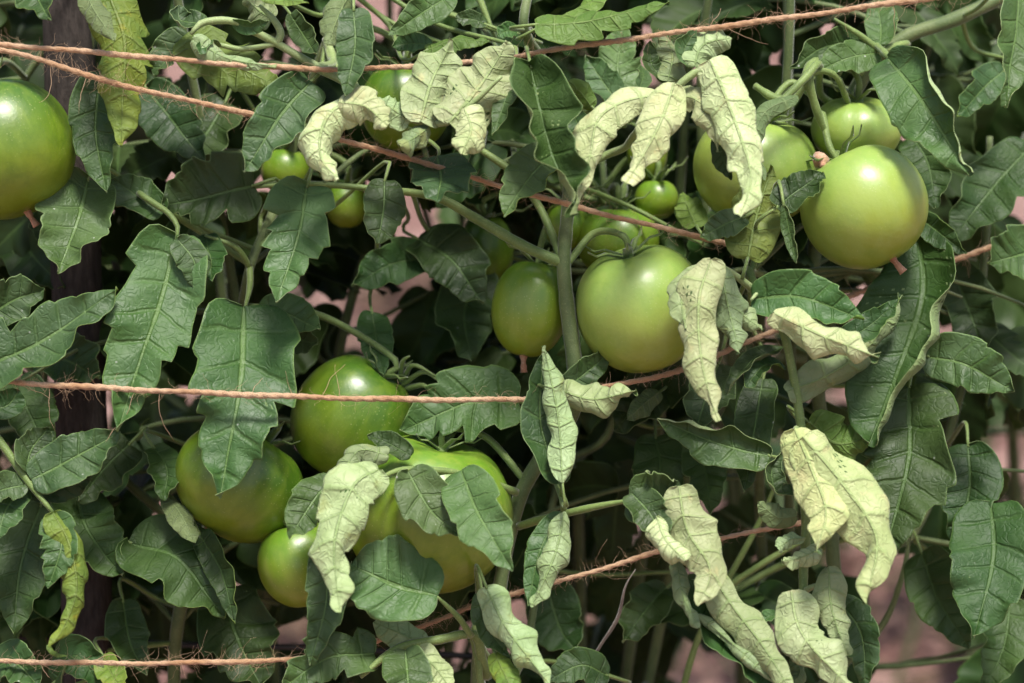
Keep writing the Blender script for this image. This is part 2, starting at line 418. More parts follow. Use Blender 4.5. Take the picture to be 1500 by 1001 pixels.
def make_litter():
    t = NT('dead_leaf'); inf = t.node('ShaderNodeTexCoord').outputs['Object']
    M['litter'] = t.finish(t.bsdf(t.mix(t.noise(inf, 14, 3), (.035, .024, .018), (.17, .10, .06)), .85))
    rnd = random.Random(12); V = []; F = []; cl = [(rnd.uniform(-1.2, 1.5), rnd.uniform(.7, 4.0), rnd.uniform(.06, .3)) for _ in range(46)] + [(.45, 1.2, .25), (.6, 1.5, .3), (.4, 1.7, .2)]
    for _ in range(2600):
        cx, cy, cs = rnd.choice(cl); x, y = rnd.gauss(cx, cs), rnd.gauss(cy, cs); a = rnd.uniform(0, 6.28); l = rnd.uniform(.015, .04); w = l*rnd.uniform(.3, .55); o0 = len(V); z = .028+rnd.uniform(0, .01)
        for u, v_, dz in ((-1, 0, .006), (-.2, 1, .010), (0, 0, 0), (-.2, -1, .010), (1, 0, .008)):
            V.append((x+u*l*math.cos(a)-v_*w*math.sin(a), y+u*l*math.sin(a)+v_*w*math.cos(a), z+dz*rnd.uniform(-.5, 1.6)))
        F += [(o0, o0+2, o0+1), (o0, o0+3, o0+2), (o0+2, o0+4, o0+1), (o0+3, o0+4, o0+2)]
    c = link('leaf_litter', mesh('leaf_litter', V, F, [M['litter']])); c['kind'] = 'stuff'
    c['label'] = 'dark dead leaves and plant debris lying on the pinkish soil'; c['category'] = 'leaf litter'
make_litter()

# ------------------------------------------------------------------ post, hose
def make_post():
    top, bot = at(92, -260, 8), at(131, 1000, 8)
    dr = (bot-top).normalized(); bot = bot + dr*((bot.z+.12)/-dr.z)
    ax = (top-bot).normalized(); sx = RIGHT - ax*RIGHT.dot(ax); sx.normalize(); sy = ax.cross(sx)
    rnd = random.Random(3); V = []; F = []
    prof = [(-1, -.8), (-.8, -1), (0, -1.03), (.8, -1), (1, -.8), (1.02, 0), (1, .8), (.8, 1), (0, 1), (-.8, 1), (-1, .8), (-1.02, 0)]
    n = 44; L = (top-bot).length
    for i in range(n+1):
        c = bot + ax*(L*i/n); w = .0155*(1+.02*math.sin(i*.9))
        for x, y in prof: V.append(c + sx*(w*x+rnd.uniform(-.0004, .0004)) + sy*(w*y+rnd.uniform(-.0004, .0004)))
    k = len(prof)
    for i in range(n):
        for j in range(k): F.append((i*k+j, i*k+(j+1) % k, (i+1)*k+(j+1) % k, (i+1)*k+j))
    F.append(tuple(reversed(range(k)))); F.append(tuple(n*k+j for j in range(k)))
    o = link('wooden_stake', mesh('wooden_stake', [v-bot for v in V], F, [M['wood']]), None, bot)
    o['label'] = 'dark weathered square wooden stake behind the deep green tomato and leaves'; o['category'] = 'stake'
make_post()
def make_hose():
    t = NT('black_rubber'); M['rubber'] = t.finish(t.bsdf((.02, .02, .02), .5))
    o = tube('drip_hose', [at(-200, 925, 12), at(60, 934, 12), at(250, 944, 12), at(480, 950, 13), at(700, 962, 16)], [.0022]*5, M['rubber'], n=40, bumpy=0)
    o['label'] = 'thin black hose running low behind the wooden stake'; o['category'] = 'hose'
make_hose()

# ------------------------------------------------------------------ plants
PL = {}
def plant(key, x, y, label, group=None):
    o = bpy.data.objects.new('tomato_plant', None); col.objects.link(o)
    o.location = (x, y, 0); o.empty_display_size = .1
    o['label'] = label; o['category'] = 'tomato plant'
    if group: o['group'] = group
    PL[key] = dict(o=o, loc=Vector((x, y, 0)), skel=[])
    return o
def pix(pts, d=0.0, d2=None):
    """photo pixels (and cm of depth) to world points"""
    out = []; n = len(pts)
    for i, p in enumerate(pts):
        dd = p[2] if len(p) > 2 else d + ((d2 if d2 is not None else d)-d)*(i/max(1, n-1))
        out.append(at(p[0], p[1], dd))
    return out
seedc = [100]
def nxt(): seedc[0] += 1; return seedc[0]
def main_stem(key, pts, r, mat='stem_old', ground=True, name='main_stem', skel=True, sides=10):
    P = PL[key]
    if ground: pts = [P['loc']+Vector((0, 0, -.03)), P['loc']+Vector((0, .0, .2))] + pts; r = [r[0]*1.15, r[0]*1.1]+list(r)
    o = tube(name, pts, [x*PX for x in r], M[mat], P['o'], P['loc'], sides, n=12*len(pts), bumpy=.05, seed=nxt())
    if skel:
        S, L = spline(pts, max(12, int(8*len(pts))))
        P['skel'] += [Vector(s) for s in S]
    return o
def nearest(key, p):
    return min(PL[key]['skel'], key=lambda q: (q-p).length + (0 if (q-p).dot(FWD) > 0 else .03))
def stalk(key, pts, r=5, d=0.0, d2=None, mat='stem', ext=True, r2=None):
    """leaf stalk whose first point is towards the main stem; ext joins it to the nearest stem behind"""
    P = PL[key]; w = pix(pts, d, d2); r2 = r2 or r*.7
    rad = [r+(r2-r)*i/(len(w)-1) for i in range(len(w))]; rad[-1] *= .55
    if ext:
        q = nearest(key, w[0]); t0 = (w[0]-w[1]).normalized()
        w = [q, q*.45+w[0]*.55+FWD*.022, w[0]+t0*.014+FWD*.006] + w; rad = [r*1.05, r, r]+rad
    return tube('leaf_stalk', w, [x*PX for x in rad], M[mat], P['o'], P['loc'], 8, bumpy=.05, seed=nxt())
LEAFN = [0]
def L(key, kind, under, pts, w, face=0, rl=None, rr=None, d=0.0, d2=None, up='up', st=None, pet=3.0, color=None, label=None, **kw):
    P = PL[key]
    if d2 is None: d2 = d-2.0
    # blades lean so that the side turned to the viewer also faces up to the light
    dx, dy = pts[-1][0]-pts[0][0], pts[-1][1]-pts[0][1]; ln = math.hypot(dx, dy)
    d2 = d - (abs(d2-d)*1.3+.006*ln)*dy/ln + (d2-d)*.4*abs(dx)/ln; face = face - 16*dx/ln
    path = pix(pts, d, d2); seed = nxt(); LEAFN[0] += 1
    dm = (d+d2)/2
    rq = random.Random(seed*31)
    rl = rq.uniform(4, 40) if rl is None else rl; rr = rq.uniform(4, 40) if rr is None else rr
    kw.setdefault('twist', rq.uniform(-22, 22)); kw.setdefault('ripple', 1.35)
    kw.setdefault('crumple', {'cream': 1.0, 'pale': .7}.get(under, .25))
    me, o0 = leaf_mesh('leaf', up, under, path, w*PX*(1+dm*.01/DIST), kind=kind, face=face, rl=rl, rr=rr, seed=seed, **kw)
    if st is None:
        t0 = (path[1]-path[0]).normalized(); q = nearest(key, o0)
        w_ = [q, q*.5+o0*.5+FWD*.03, o0-t0*.016+FWD*.009, o0+t0*.0015]
        st = tube('leaf_stalk', w_, [pet*1.4*PX, pet*1.2*PX, pet*PX, pet*.75*PX], M['stem'], P['o'], P['loc'], 6, bumpy=.04, seed=seed)
    base = Vector(st['_w'])
    o = link('leaf', me, st, o0-base, color)
    if label: o['label'] = label
    return o

plant('L', at(250, 1001, 8).x, at(250, 1001, 8).y+.02, 'leafy green tomato plant growing round the dark wooden stake')
plant('C', at(700, 1001, 3).x, at(700, 1001, 3).y, 'tomato plant with thick upright stem and curling pale leaves between the twines')
plant('R', at(1230, 1001, 6).x, at(1230, 1001, 6).y, 'wilting tomato plant with bleached rolled leaves and a truss of pale fruits')

main_stem('C', pix([(700, 1000, 3), (728, 880, 1), (745, 790, 1), (765, 720, 1), (800, 660, 1), (838, 605, .5), (843, 550, 0), (830, 440, 0), (826, 380, 0), (832, 300, 1), (836, 210, 5), (815, 120, 5), (775, 60, 1), (768, 20, 0), (790, -60, 3)]),
          [11, 11, 11, 11, 12, 12, 12, 11, 10.5, 9.5, 8.5, 8, 8, 7, 6])
main_stem('C', pix([(830, 388, 0), (770, 362, 0), (700, 322, 1), (640, 290, 1.5), (560, 278, 2.5), (450, 270, 2.5), (370, 274, 3)]), [8.5, 8, 7.5, 6.5, 5, 4, 3], 'stem', False, 'side_branch')
main_stem('C', pix([(822, 380, 0), (805, 335, 1), (785, 295, 2), (750, 252, 2), (690, 208, 3), (640, 150, 6)]), [6, 6, 6, 6, 5, 4], 'stem', False, 'side_branch')
main_stem('C', pix([(690, 935, -2), (760, 980, 4), (820, 700, 12), (900, 600, 12), (880, 200, 13)]), [6, 6, 6, 6, 5], 'stem_old', False, 'side_branch')
main_stem('L', pix([(255, 980, 8), (300, 800, 9), (330, 650, 9), (350, 500, 8), (366, 392, 3.5), (405, 300, 8), (440, 180, 8), (470, 80, 6), (520, -40, 4)]), [10, 10, 9, 9, 7, 8, 7, 6, 5])
main_stem('L', pix([(300, 800, 9), (180, 700, 11), (60, 560, 10), (-30, 400, 10), (20, 150, 11), (150, -30, 8)]), [7, 7, 7, 6, 6, 5], 'stem_old', False, 'side_branch')
main_stem('R', pix([(1225, 960, 8), (1210, 700, 8), (1190, 450, 8), (1210, 250, 7), (1260, 120, 7), (1320, 58, 7), (1400, 28, 8), (1480, -10, 9)]), [11, 11, 11, 11, 11, 11, 11, 10])
main_stem('R', pix([(1215, 760, 8), (1330, 790, 11), (1400, 600, 12), (1440, 400, 12), (1450, 200, 12)]), [7, 7, 7, 6, 5], 'stem_old', False, 'side_branch')
main_stem('R', pix([(1190, 430, 8), (1110, 400, 4), (1098, 395, -1), (1115, 440, -3), (1145, 480, -3.5), (1160, 540, -3.5), (1170, 600, -3.5), (1175, 650, -3.5), (1172, 700, -3.5), (1181, 760, -3.5), (1177, 830, -3.5), (1176, 880, -3.5), (1168, 960, -3), (1172, 1040, -2)]),
          [6, 6, 6, 6.5, 6.5, 6.5, 7, 7, 7, 7.5, 7, 7, 6, 5], 'stem', False, 'side_branch')

# ---- left part of the row
s = stalk('L', [(366, 392, 3), (345, 362, 2), (300, 345, 2)], 5, ext=False)
L('L', 'o', 'mid', [(302, 346), (311, 412)], 48, 5, d=2.5, up='upd', st=s)
s = stalk('L', [(366, 392, 3), (366, 420, 2), (358, 455, 0)], 5.5, ext=False)
L('L', 'l', 'mid', [(357, 450), (352, 560), (322, 730)], 158, 0, 14, 10, d=0, d2=-3, st=s)
L('L', 'o', 'mid', [(376, 452), (425, 462), (469, 484)], 56, -8, d=3, st=s)
L('L', 'o', 'mid', [(380, 480), (465, 505)], 55, 10, d=6, up='upd')
s = stalk('L', [(228, 300), (246, 312), (260, 332), (258, 352)], 5, d=1, d2=0)
L('L', 'l', 'mid', [(258, 346), (236, 440), (205, 530), (172, 633)], 132, 4, 8, 14, d=0, d2=-2.5, st=s)
L('L', 'o', 'mid', [(260, 350), (285, 385), (282, 420)], 52, -10, 6, 8, d=-.6, d2=-1, st=s)
L('L', 'o', 'mid', [(240, 310), (205, 290), (166, 262)], 58, 8, d=1.5, st=s)
L('L', 'l', 'mid', [(372, 272), (310, 288), (236, 302)], 112, 6, d=2.5, d2=1.5, up='upd')
L('L', 'm', 'mid', [(130, 262), (112, 330), (84, 400)], 106, 2, d=1, d2=-2)
L('L', 'l', 'mid', [(450, 272), (436, 350), (404, 443)], 106, 4, 6, 8, d=0, d2=-3, color=(1.35, 1.2, 1.55))
L('L', 'o', 'mid', [(563, 264), (562, 305), (552, 358)], 62, -5, 14, 14, d=.5, d2=-1)
L('L', 'm', 'mid', [(455, 120), (410, 170), (358, 253)], 78, -8, 60, 8, d=-3, d2=-5, color=(1.35, 1.2, 1.55))
L('L', 'l', 'yell', [(160, -12), (182, 60), (180, 140), (178, 214)], 88, 172, 40, 25, d=-1, d2=-2, up='upy', color=(.75, .82, .8), label='yellowing leaf seen from its underside')
L('L', 'm', 'mid', [(148, 105), (140, 190), (156, 283)], 72, 15, 12, 20, d=.5, d2=-1, up='up')
L('L', 'o', 'mid', [(122, -25), (138, 15), (168, 60)], 34, 175, 60, 40, d=-3)
L('L', 'm', 'lime', [(38, -50), (52, -10), (72, 29)], 66, 20, 20, 40, d=-2)
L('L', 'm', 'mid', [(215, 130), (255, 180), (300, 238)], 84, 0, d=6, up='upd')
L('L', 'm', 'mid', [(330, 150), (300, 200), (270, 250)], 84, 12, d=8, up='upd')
s = stalk('L', [(490, 110), (450, 90), (406, 64), (370, 45), (340, 31), (298, 33), (280, 50)], 6.5, d=-2, d2=-3.5, r2=5, mat='stem_pale')
L('L', 'l', 'lime', [(278, 48), (330, 88), (410, 128)], 96, 165, 22, 10, d=-1, d2=-2.5, up='upd', st=s)
L('L', 'm', 'mid', [(276, 50), (250, 80), (226, 112)], 52, 30, 50, 40, d=-.8, d2=-1, st=s)
L('L', 'm', 'pale', [(282, 58), (330, 84), (405, 99)], 26, 170, 80, 60, d=-4, d2=-4, st=s)
L('L', 'o', 'pale', [(300, 34), (265, 30), (262, 8)], 36, 30, 60, 30, d=-3, st=s)
L('L', 'o', 'mid', [(340, 32), (366, 40), (394, 30)], 22, 30, 50, 20, d=-3, st=s)
s = stalk('L', [(406, 64), (355, 72), (318, 66), (303, 76)], 4.5, d=-2.5, d2=-2.5, ext=False, mat='stem_pale')
L('L', 'o', 'mid', [(318, 66), (300, 62), (292, 80)], 24, 20, 60, 60, d=-2.6, st=s)
s = stalk('L', [(406, 64), (411, 48), (400, 28), (380, 8)], 6, d=-2.5, d2=-2.5, ext=False, mat='stem_pale')
L('L', 'o', 'pale', [(400, 30), (378, 14), (356, -6)], 46, 150, 30, 30, d=-2, st=s)
L('L', 'm', 'lime', [(375, -14), (410, -2), (452, 4)], 30, 140, 20, 20, d=-3, st=s)
L('L', 'm', 'mid', [(518, 14), (520, 70), (505, 142)], 58, 5, 22, 22, d=-4, d2=-5.5)
L('L', 'o', 'mid', [(512, -8), (495, 25), (480, 66)], 36, 165, 90, 80, d=-3)
L('L', 'o', 'mid', [(425, 20), (450, 60), (465, 82)], 36, 25, 30, 40, d=-1)
# pale curling shoot at the upper middle
s = stalk('L', [(490, 112), (530, 134), (570, 160), (617, 178), (657, 179), (692, 152), (735, 112)], 6.5, d=-3, d2=-6, r2=4, mat='stem_pale')
L('L', 'm', 'cream', [(532, 148), (490, 160), (470, 195), (472, 235), (496, 264)], 50, 178, 105, 95, d=-6, d2=-7, st=s, quilt=1.6, label='bleached leaf rolled into a hook')
L('L', 'm', 'cream', [(496, 150), (535, 156), (568, 186)], 46, 185, 70, 70, d=-6.5, d2=-7, st=s, quilt=1.6)
L('L', 'l', 'pale', [(600, 176), (575, 160), (553, 146)], 44, 180, 40, 40, d=-5, st=s, quilt=1.4)
L('L', 'm', 'cream', [(616, 178), (632, 120), (662, 60)], 78, 184, 38, 26, d=-5.5, d2=-7, st=s, quilt=1.8)
L('L', 'm', 'cream', [(657, 180), (700, 130), (744, 62)], 88, 178, 35, 45, d=-6, d2=-7.5, st=s, quilt=1.8)
L('L', 'o', 'cream', [(680, 160), (690, 190), (676, 226)], 44, 182, 60, 60, d=-6, d2=-7, st=s, quilt=1.8)
L('L', 'o', 'pale', [(628, 186), (610, 200), (585, 214)], 30, 175, 100, 90, d=-5, d2=-6.5, st=s)
L('L', 'm', 'mid', [(748, 92), (742, 140), (721, 198)], 38, 12, 30, 20, d=-3, up='up')
L('L', 'm', 'mid', [(640, 230), (646, 262), (640, 294)], 98, 0, 8, 14, d=-1, d2=-4, color=(1.35, 1.2, 1.55))
L('L', 'm', 'mid', [(662, -8), (620, 18), (570, 52)], 50, -10, 14, 16, d=1)
L('L', 'o', 'mid', [(632, 66), (605, 64), (574, 68)], 30, 10, 20, 30, d=1)
L('L', 'm', 'lime', [(624, 74), (670, 58), (717, 62)], 40, 140, 30, 40, d=0)
L('L', 'o', 'mid', [(712, 36), (690, 28), (667, 26)], 26, 10, d=2)
L('L', 'o', 'mid', [(760, 50), (745, 45), (728, 52)], 26, 10, d=2)
s = stalk('C', [(690, -30), (705, 5), (727, 60)], 6, d=5, d2=4)
# lower left
L('L', 'l', 'lime', [(-45, 548), (60, 500), (173, 424)], 98, -5, 12, 45, d=-5, d2=-7, color=(1.35, 1.2, 1.55))
L('L', 'm', 'mid', [(-25, 470), (20, 440), (66, 425)], 66, 14, d=-3)
L('L', 'o', 'mid', [(-15, 600), (10, 595), (28, 572)], 44, 0, d=-1)
L('L', 'm', 'mid', [(60, 520), (100, 530), (145, 555)], 80, 0, d=5, up='upd')
L('L', 'm', 'mid', [(20, 560), (40, 600), (70, 660)], 80, 0, d=4, up='upd')
s = stalk('L', [(-45, 590), (0, 647), (43, 708), (78, 752)], 7, d=-3, d2=-4.5, ext=True)
L('L', 'm', 'mid', [(46, 702), (100, 676), (176, 632)], 78, -8, 12, 12, d=-4.2, d2=-6, st=s, color=(1.35, 1.2, 1.55))
L('L', 'm', 'mid', [(40, 692), (45, 660), (72, 626)], 54, 12, 25, 10, d=-4, d2=-5, st=s)
L('L', 'm', 'mid', [(50, 706), (90, 715), (140, 690)], 44, 25, 10, 10, d=-3, d2=-3, st=s, up='upd')
L('L', 'm', 'mid', [(34, 712), (8, 716), (-18, 728)], 46, 0, d=-4, st=s)
L('L', 'o', 'mid', [(34, 718), (10, 745), (-4, 790)], 54, 5, d=-3, st=s)
L('L', 'l', 'mid', [(80, 756), (90, 800), (70, 862)], 58, 10, 10, 20, d=-4.6, d2=-5.5, st=s, up='up')
L('L', 'l', 'yell', [(78, 750), (102, 800), (112, 865), (92, 922), (70, 948)], 40, 165, 90, 70, d=-5, d2=-6, st=s, quilt=1.7)
L('L', 'o', 'lime', [(70, 945), (80, 956), (98, 961)], 9, 150, 80, 60, d=-6, d2=-6, st=s)
L('L', 'm', 'mid', [(60, 740), (30, 830), (20, 930)], 92, 8, d=1.5, up='upd')
L('L', 'm', 'mid', [(110, 720), (130, 780), (180, 845)], 92, 0, d=3, up='upd')
L('L', 'm', 'lime', [(190, 795), (260, 820), (330, 905)], 124, -10, 12, 20, d=1, d2=-1, up='upd')
L('L', 'm', 'lime', [(292, 782), (325, 840), (344, 914)], 44, 30, 40, 30, d=0, d2=-2, up='upd')
L('L', 'o', 'mid', [(245, 725), (265, 755), (286, 796)], 38, 160, 40, 30, d=1)
L('L', 'o', 'mid', [(225, 655), (245, 690), (238, 732)], 50, 0, d=2.5, up='upd')
L('L', 'm', 'mid', [(190, 650), (150, 690), (115, 735)], 74, 0, d=4, up='upd')
L('L', 'm', 'mid', [(330, 870), (345, 930), (385, 1010)], 110, 0, d=4, up='upd')
L('L', 'm', 'mid', [(180, 880), (190, 940), (215, 990)], 60, 0, d=5, up='up')
L('L', 'm', 'mid', [(-20, 990), (20, 970), (60, 1010)], 60, 0, d=-1)
L('L', 'm', 'mid', [(80, 1000), (110, 960), (150, 1010)], 60, 0, d=2, up='upd')
L('L', 'm', 'yell', [(150, 960), (165, 990), (190, 1030)], 40, 0, d=2, up='upy')
# ---- middle
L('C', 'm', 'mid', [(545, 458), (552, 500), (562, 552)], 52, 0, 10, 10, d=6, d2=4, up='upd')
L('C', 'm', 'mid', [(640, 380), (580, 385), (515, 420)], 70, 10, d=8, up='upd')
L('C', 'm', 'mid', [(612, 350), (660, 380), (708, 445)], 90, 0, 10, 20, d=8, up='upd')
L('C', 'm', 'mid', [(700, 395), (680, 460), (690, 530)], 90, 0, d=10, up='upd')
L('C', 'l', 'mid', [(757, 590), (690, 590), (586, 632)], 112, 2, 8, 14, d=1.5, d2=0)
L('C', 'l', 'lime', [(785, 36), (870, 30), (980, 4)], 62, 150, 20, 45, d=-4, d2=-6, up='up')
L('C', 'o', 'lime', [(790, 40), (850, 12), (900, -20)], 50, 130, 20, 20, d=-2)
L('C', 'm', 'mid', [(778, 98), (800, 200), (846, 314)], 68, -8, 40, 70, d=-4, d2=-7, fold=30, quilt=1.9, rp=1.0, ripple=2.2, crumple=1.0, twist=12, up='upd')
L('C', 'm', 'lime', [(814, 220), (775, 262), (737, 317)], 68, 6, 55, 8, d=-2, d2=-5, color=(1.35, 1.2, 1.55))
L('C', 'l', 'mid', [(912, 152), (905, 95), (915, 36)], 76, 0, 14, 14, d=4, d2=5, color=(1.9, 1.6, 2.2))
L('C', 'm', 'mid', [(905, 150), (880, 115), (858, 82)], 46, 0, d=3, d2=4, color=(1.9, 1.6, 2.2))
L('C', 'o', 'lime', [(868, 158), (845, 132), (820, 140)], 30, 150, 60, 40, d=1)
L('C', 'm', 'mid', [(838, 165), (850, 195), (842, 240)], 34, 20, 25, 25, d=-1)
L('C', 'o', 'mid', [(935, 132), (942, 112), (938, 95)], 24, 30, 30, 30, d=1)
s = stalk('C', [(928, 200, 1), (960, 160, -2), (985, 138, -5), (1000, 120, -5.5), (1024, 104, -5.5), (1040, 108, -6)], 6, mat='stem_pale', r2=5)
L('C', 'o', 'pale', [(978, 120), (985, 82), (974, 46)], 38, 195, 70, 50, d=-4, d2=-4.5, st=s, quilt=1.3)
L('C', 'o', 'mid', [(976, 118), (955, 95), (952, 60)], 26, 10, 30, 30, d=-3.5, d2=-3.5, st=s)
L('C', 'o', 'pale', [(1017, 98), (1030, 66), (1072, 56)], 50, 180, 60, 60, d=-5, d2=-6, st=s, quilt=1.4)
L('C', 'o', 'mid', [(1018, 98), (1002, 75), (1020, 44)], 26, 10, 30, 40, d=-4.6, d2=-4.6, st=s)
L('C', 'm', 'cream', [(965, 142), (915, 148), (876, 176), (864, 230), (844, 298)], 54, 175, 55, 60, d=-5, d2=-7, st=s, quilt=1.8, label='bleached leaf arching over and hanging down')
L('C', 'm', 'cream', [(988, 122), (965, 185), (918, 270)], 54, 182, 80, 70, d=-6.5, d2=-8, st=s, quilt=2.0)
L('C', 'l', 'cream', [(985, 140), (1018, 145), (1042, 172), (1052, 222)], 44, 180, 50, 50, d=-5, d2=-6, st=s, quilt=1.5)
L('C', 'l', 'cream', [(1040, 88), (1062, 140), (1086, 205), (1100, 262), (1084, 318)], 66, 180, 60, 75, d=-6, d2=-8, st=s, quilt=1.8, label='long bleached leaf hanging in front of a pale tomato')
L('C', 'o', 'mid', [(1055, 195), (1058, 230), (1072, 264)], 30, 0, 30, 30, d=-4.5, d2=-4.5, st=s, up='upd')
L('C', 'm', 'lime', [(1020, 332), (1008, 305), (1000, 282)], 44, 180, 10, 10, d=2)
# middle: round the two big fruits
L('C', 'm', 'pale', [(820, 708), (792, 620), (796, 512)], 62, 12, 20, 30, d=-4, d2=-5, up='up')
L('C', 'n', 'pale', [(824, 708), (817, 610), (797, 506)], 38, 176, 70, 80, d=-5.5, d2=-6, quilt=1.5, twist=0, pet=2.2)
L('C', 'm', 'pale', [(820, 572), (870, 585), (932, 572)], 42, 190, 80, 80, d=-3, d2=-6, quilt=1.6)
L('C', 'm', 'mid', [(826, 570), (860, 545), (896, 514)], 44, 20, 30, 20, d=-2, d2=-4)
s = stalk('R', [(1098, 420), (1075, 402), (1050, 385)], 5.5, d=-3, d2=-5, mat='stem_pale')
L('R', 'm', 'cream', [(1042, 380), (1024, 440), (1028, 530), (1052, 618)], 58, 178, 70, 60, d=-6, d2=-8, st=s, quilt=1.6, label='bleached limp leaf hanging over the big tomato')
L('R', 'm', 'pale', [(1036, 386), (1000, 430), (1004, 482)], 48, 185, 50, 50, d=-5, d2=-6.5, st=s, quilt=1.5)
L('R', 'm', 'pale', [(1056, 396), (1068, 455), (1083, 518)], 44, 180, 60, 60, d=-5, d2=-6, st=s, quilt=1.5)
L('R', 'o', 'pale', [(1062, 420), (1085, 458), (1117, 483)], 32, 180, 70, 60, d=-4.5, d2=-5.5, st=s, quilt=1.5)
L('C', 'm', 'mid', [(1005, 535), (950, 575), (900, 632)], 84, 0, d=5, d2=4, up='upd')
L('C', 'o', 'mid', [(965, 575), (945, 590), (918, 615)], 32, 160, 20, 20, d=3.5)
L('R', 'm', 'mid', [(1052, 535), (1035, 580), (1018, 634)], 68, 0, d=2, d2=0, up='up')
L('R', 'm', 'mid', [(1118, 555), (1105, 630), (1090, 722)], 60, 0, 40, 10, d=1, d2=-1, up='up')
L('R', 'm', 'pale', [(1128, 668), (1050, 650), (963, 613)], 52, 5, 8, 150, d=-3, d2=-5, fold=4, rp=1.4)
L('C', 'm', 'mid', [(960, 640), (965, 700), (925, 760)], 80, 0, d=6, up='upd')
L('C', 'm', 'mid', [(1020, 650), (1035, 700), (1040, 755)], 60, 0, d=5, up='upd')
# bottom middle
s = stalk('C', [(757, 722), (715, 705), (670, 693), (594, 688), (553, 702)], 6, d=0, d2=-6, ext=False)
L('C', 'l', 'pale', [(554, 688), (518, 712), (490, 795), (498, 898)], 76, 180, 45, 55, d=-6, d2=-8.5, st=s, quilt=1.7, label='pale leaf hanging underside out across the fruits')
L('C', 'o', 'pale', [(568, 668), (525, 660), (496, 706)], 32, 180, 70, 70, d=-5, d2=-6, st=s)
L('C', 'm', 'mid', [(488, 702), (458, 735), (424, 790)], 70, 10, 20, 14, d=-4, d2=-5.5, st=s, up='up')
L('C', 'm', 'mid', [(475, 795), (478, 880), (454, 975)], 62, 8, 20, 20, d=-4, d2=-5, st=s, up='up')
L('C', 'o', 'mid', [(602, 668), (570, 650), (538, 638)], 34, 10, 20, 30, d=-4, d2=-5, st=s, up='upd')
L('C', 'm', 'mid', [(598, 690), (628, 745), (678, 788)], 80, -6, 12, 12, d=-5, d2=-6, st=s, color=(1.35, 1.2, 1.55))
L('C', 'm', 'mid', [(676, 690), (702, 755), (751, 836)], 84, 6, 14, 16, d=-5, d2=-8, st=s, color=(1.35, 1.2, 1.55))
s = stalk('C', [(705, 965), (694, 930), (640, 938), (582, 950), (528, 992)], 8, d=-2, d2=-5, ext=True)
L('C', 'o', 'mid', [(640, 874), (580, 858), (514, 828)], 128, 4, 8, 14, d=-5, d2=-7, st=s, color=(1.35, 1.2, 1.55))
stalk('C', [(690, 932), (672, 905), (640, 874)], 5.5, d=-3, d2=-5, ext=False)
L('C', 'o', 'pale', [(622, 946), (590, 930), (547, 912)], 48, 178, 14, 14, d=-3, d2=-5, st=s)
L('C', 'l', 'mid', [(548, 958), (480, 965), (408, 1012)], 82, -5, 10, 14, d=-4, d2=-6, st=s)
L('C', 'm', 'mid', [(594, 952), (598, 1000), (606, 1062)], 72, 0, 14, 14, d=-5, d2=-7, st=s)
L('C', 'm', 'pale', [(600, 950), (635, 975), (664, 1015)], 46, 178, 20, 30, d=-4, d2=-5, st=s)
stalk('C', [(694, 925), (700, 965), (706, 1030)], 8, d=-2, d2=-2, ext=False)
L('C', 'm', 'pale', [(712, 860), (742, 920), (806, 1004)], 46, 186, 90, 60, d=-5, d2=-7, quilt=1.6)
L('C', 'm', 'mid', [(706, 868), (716, 920), (748, 965)], 40, 12, 30, 20, d=-3.6, d2=-4.6)
L('C', 'm', 'yell', [(724, 955), (738, 985), (765, 1040)], 36, 180, 40, 40, d=-5)
s = stalk('C', [(760, 771), (790, 762), (826, 753), (875, 742), (924, 733)], 6.5, d=.5, d2=-5, ext=False)
stalk('C', [(827, 753), (823, 725), (824, 704)], 5, d=-2.2, d2=-4, ext=False)
L('C', 'm', 'mid', [(822, 752), (792, 805), (773, 888)], 44, 10, 14, 14, d=-3, d2=-4, st=s, up='up')
L('C', 'n', 'pale', [(827, 750), (812, 815), (778, 890)], 36, 180, 70, 70, d=-4, d2=-5, st=s, quilt=1.5, twist=0)
# the big curled leaf at the lower right of the middle
L('C', 'm', 'pale', [(922, 732), (955, 738), (1000, 716)], 80, 10, 55, 30, d=-5, d2=-6, st=s, fold=15)
L('C', 'm', 'mid', [(925, 722), (950, 750), (980, 800)], 54, 0, 30, 40, d=-5, d2=-6.4, st=s, up='up')
L('C', 'm', 'cream', [(994, 712), (1006, 775), (1040, 835), (1022, 888)], 68, 180, 35, 45, d=-6.5, d2=-8, st=s, quilt=1.7)
L('C', 'n', 'cream', [(962, 755), (975, 790), (1004, 822)], 32, 180, 100, 100, d=-7, d2=-8, st=s)
L('C', 'n', 'pale', [(990, 815), (1000, 870), (1024, 920)], 22, 180, 80, 80, d=-6, d2=-7, st=s)
L('C', 'n', 'pale', [(1035, 830), (1075, 890), (1120, 950), (1160, 1015)], 52, 180, 60, 60, d=-6, d2=-7.5, st=s, quilt=1.5)
L('C', 'n', 'mid', [(1010, 850), (1050, 910), (1100, 965), (1140, 1010)], 66, 0, 60, 70, d=-5, d2=-6, st=s, up='upd')
L('C', 'n', 'pale', [(1022, 900), (1070, 940), (1140, 1006)], 16, 180, 80, 80, d=-6.3, d2=-7.3, st=s)
L('C', 'm', 'mid', [(975, 862), (945, 895), (912, 942)], 62, 0, d=8, up='upd')
L('C', 'm', 'mid', [(800, 850), (820, 920), (850, 960)], 80, 0, d=9, up='upd')
L('C', 'm', 'mid', [(890, 990), (850, 975), (798, 1000)], 54, 0, d=2)
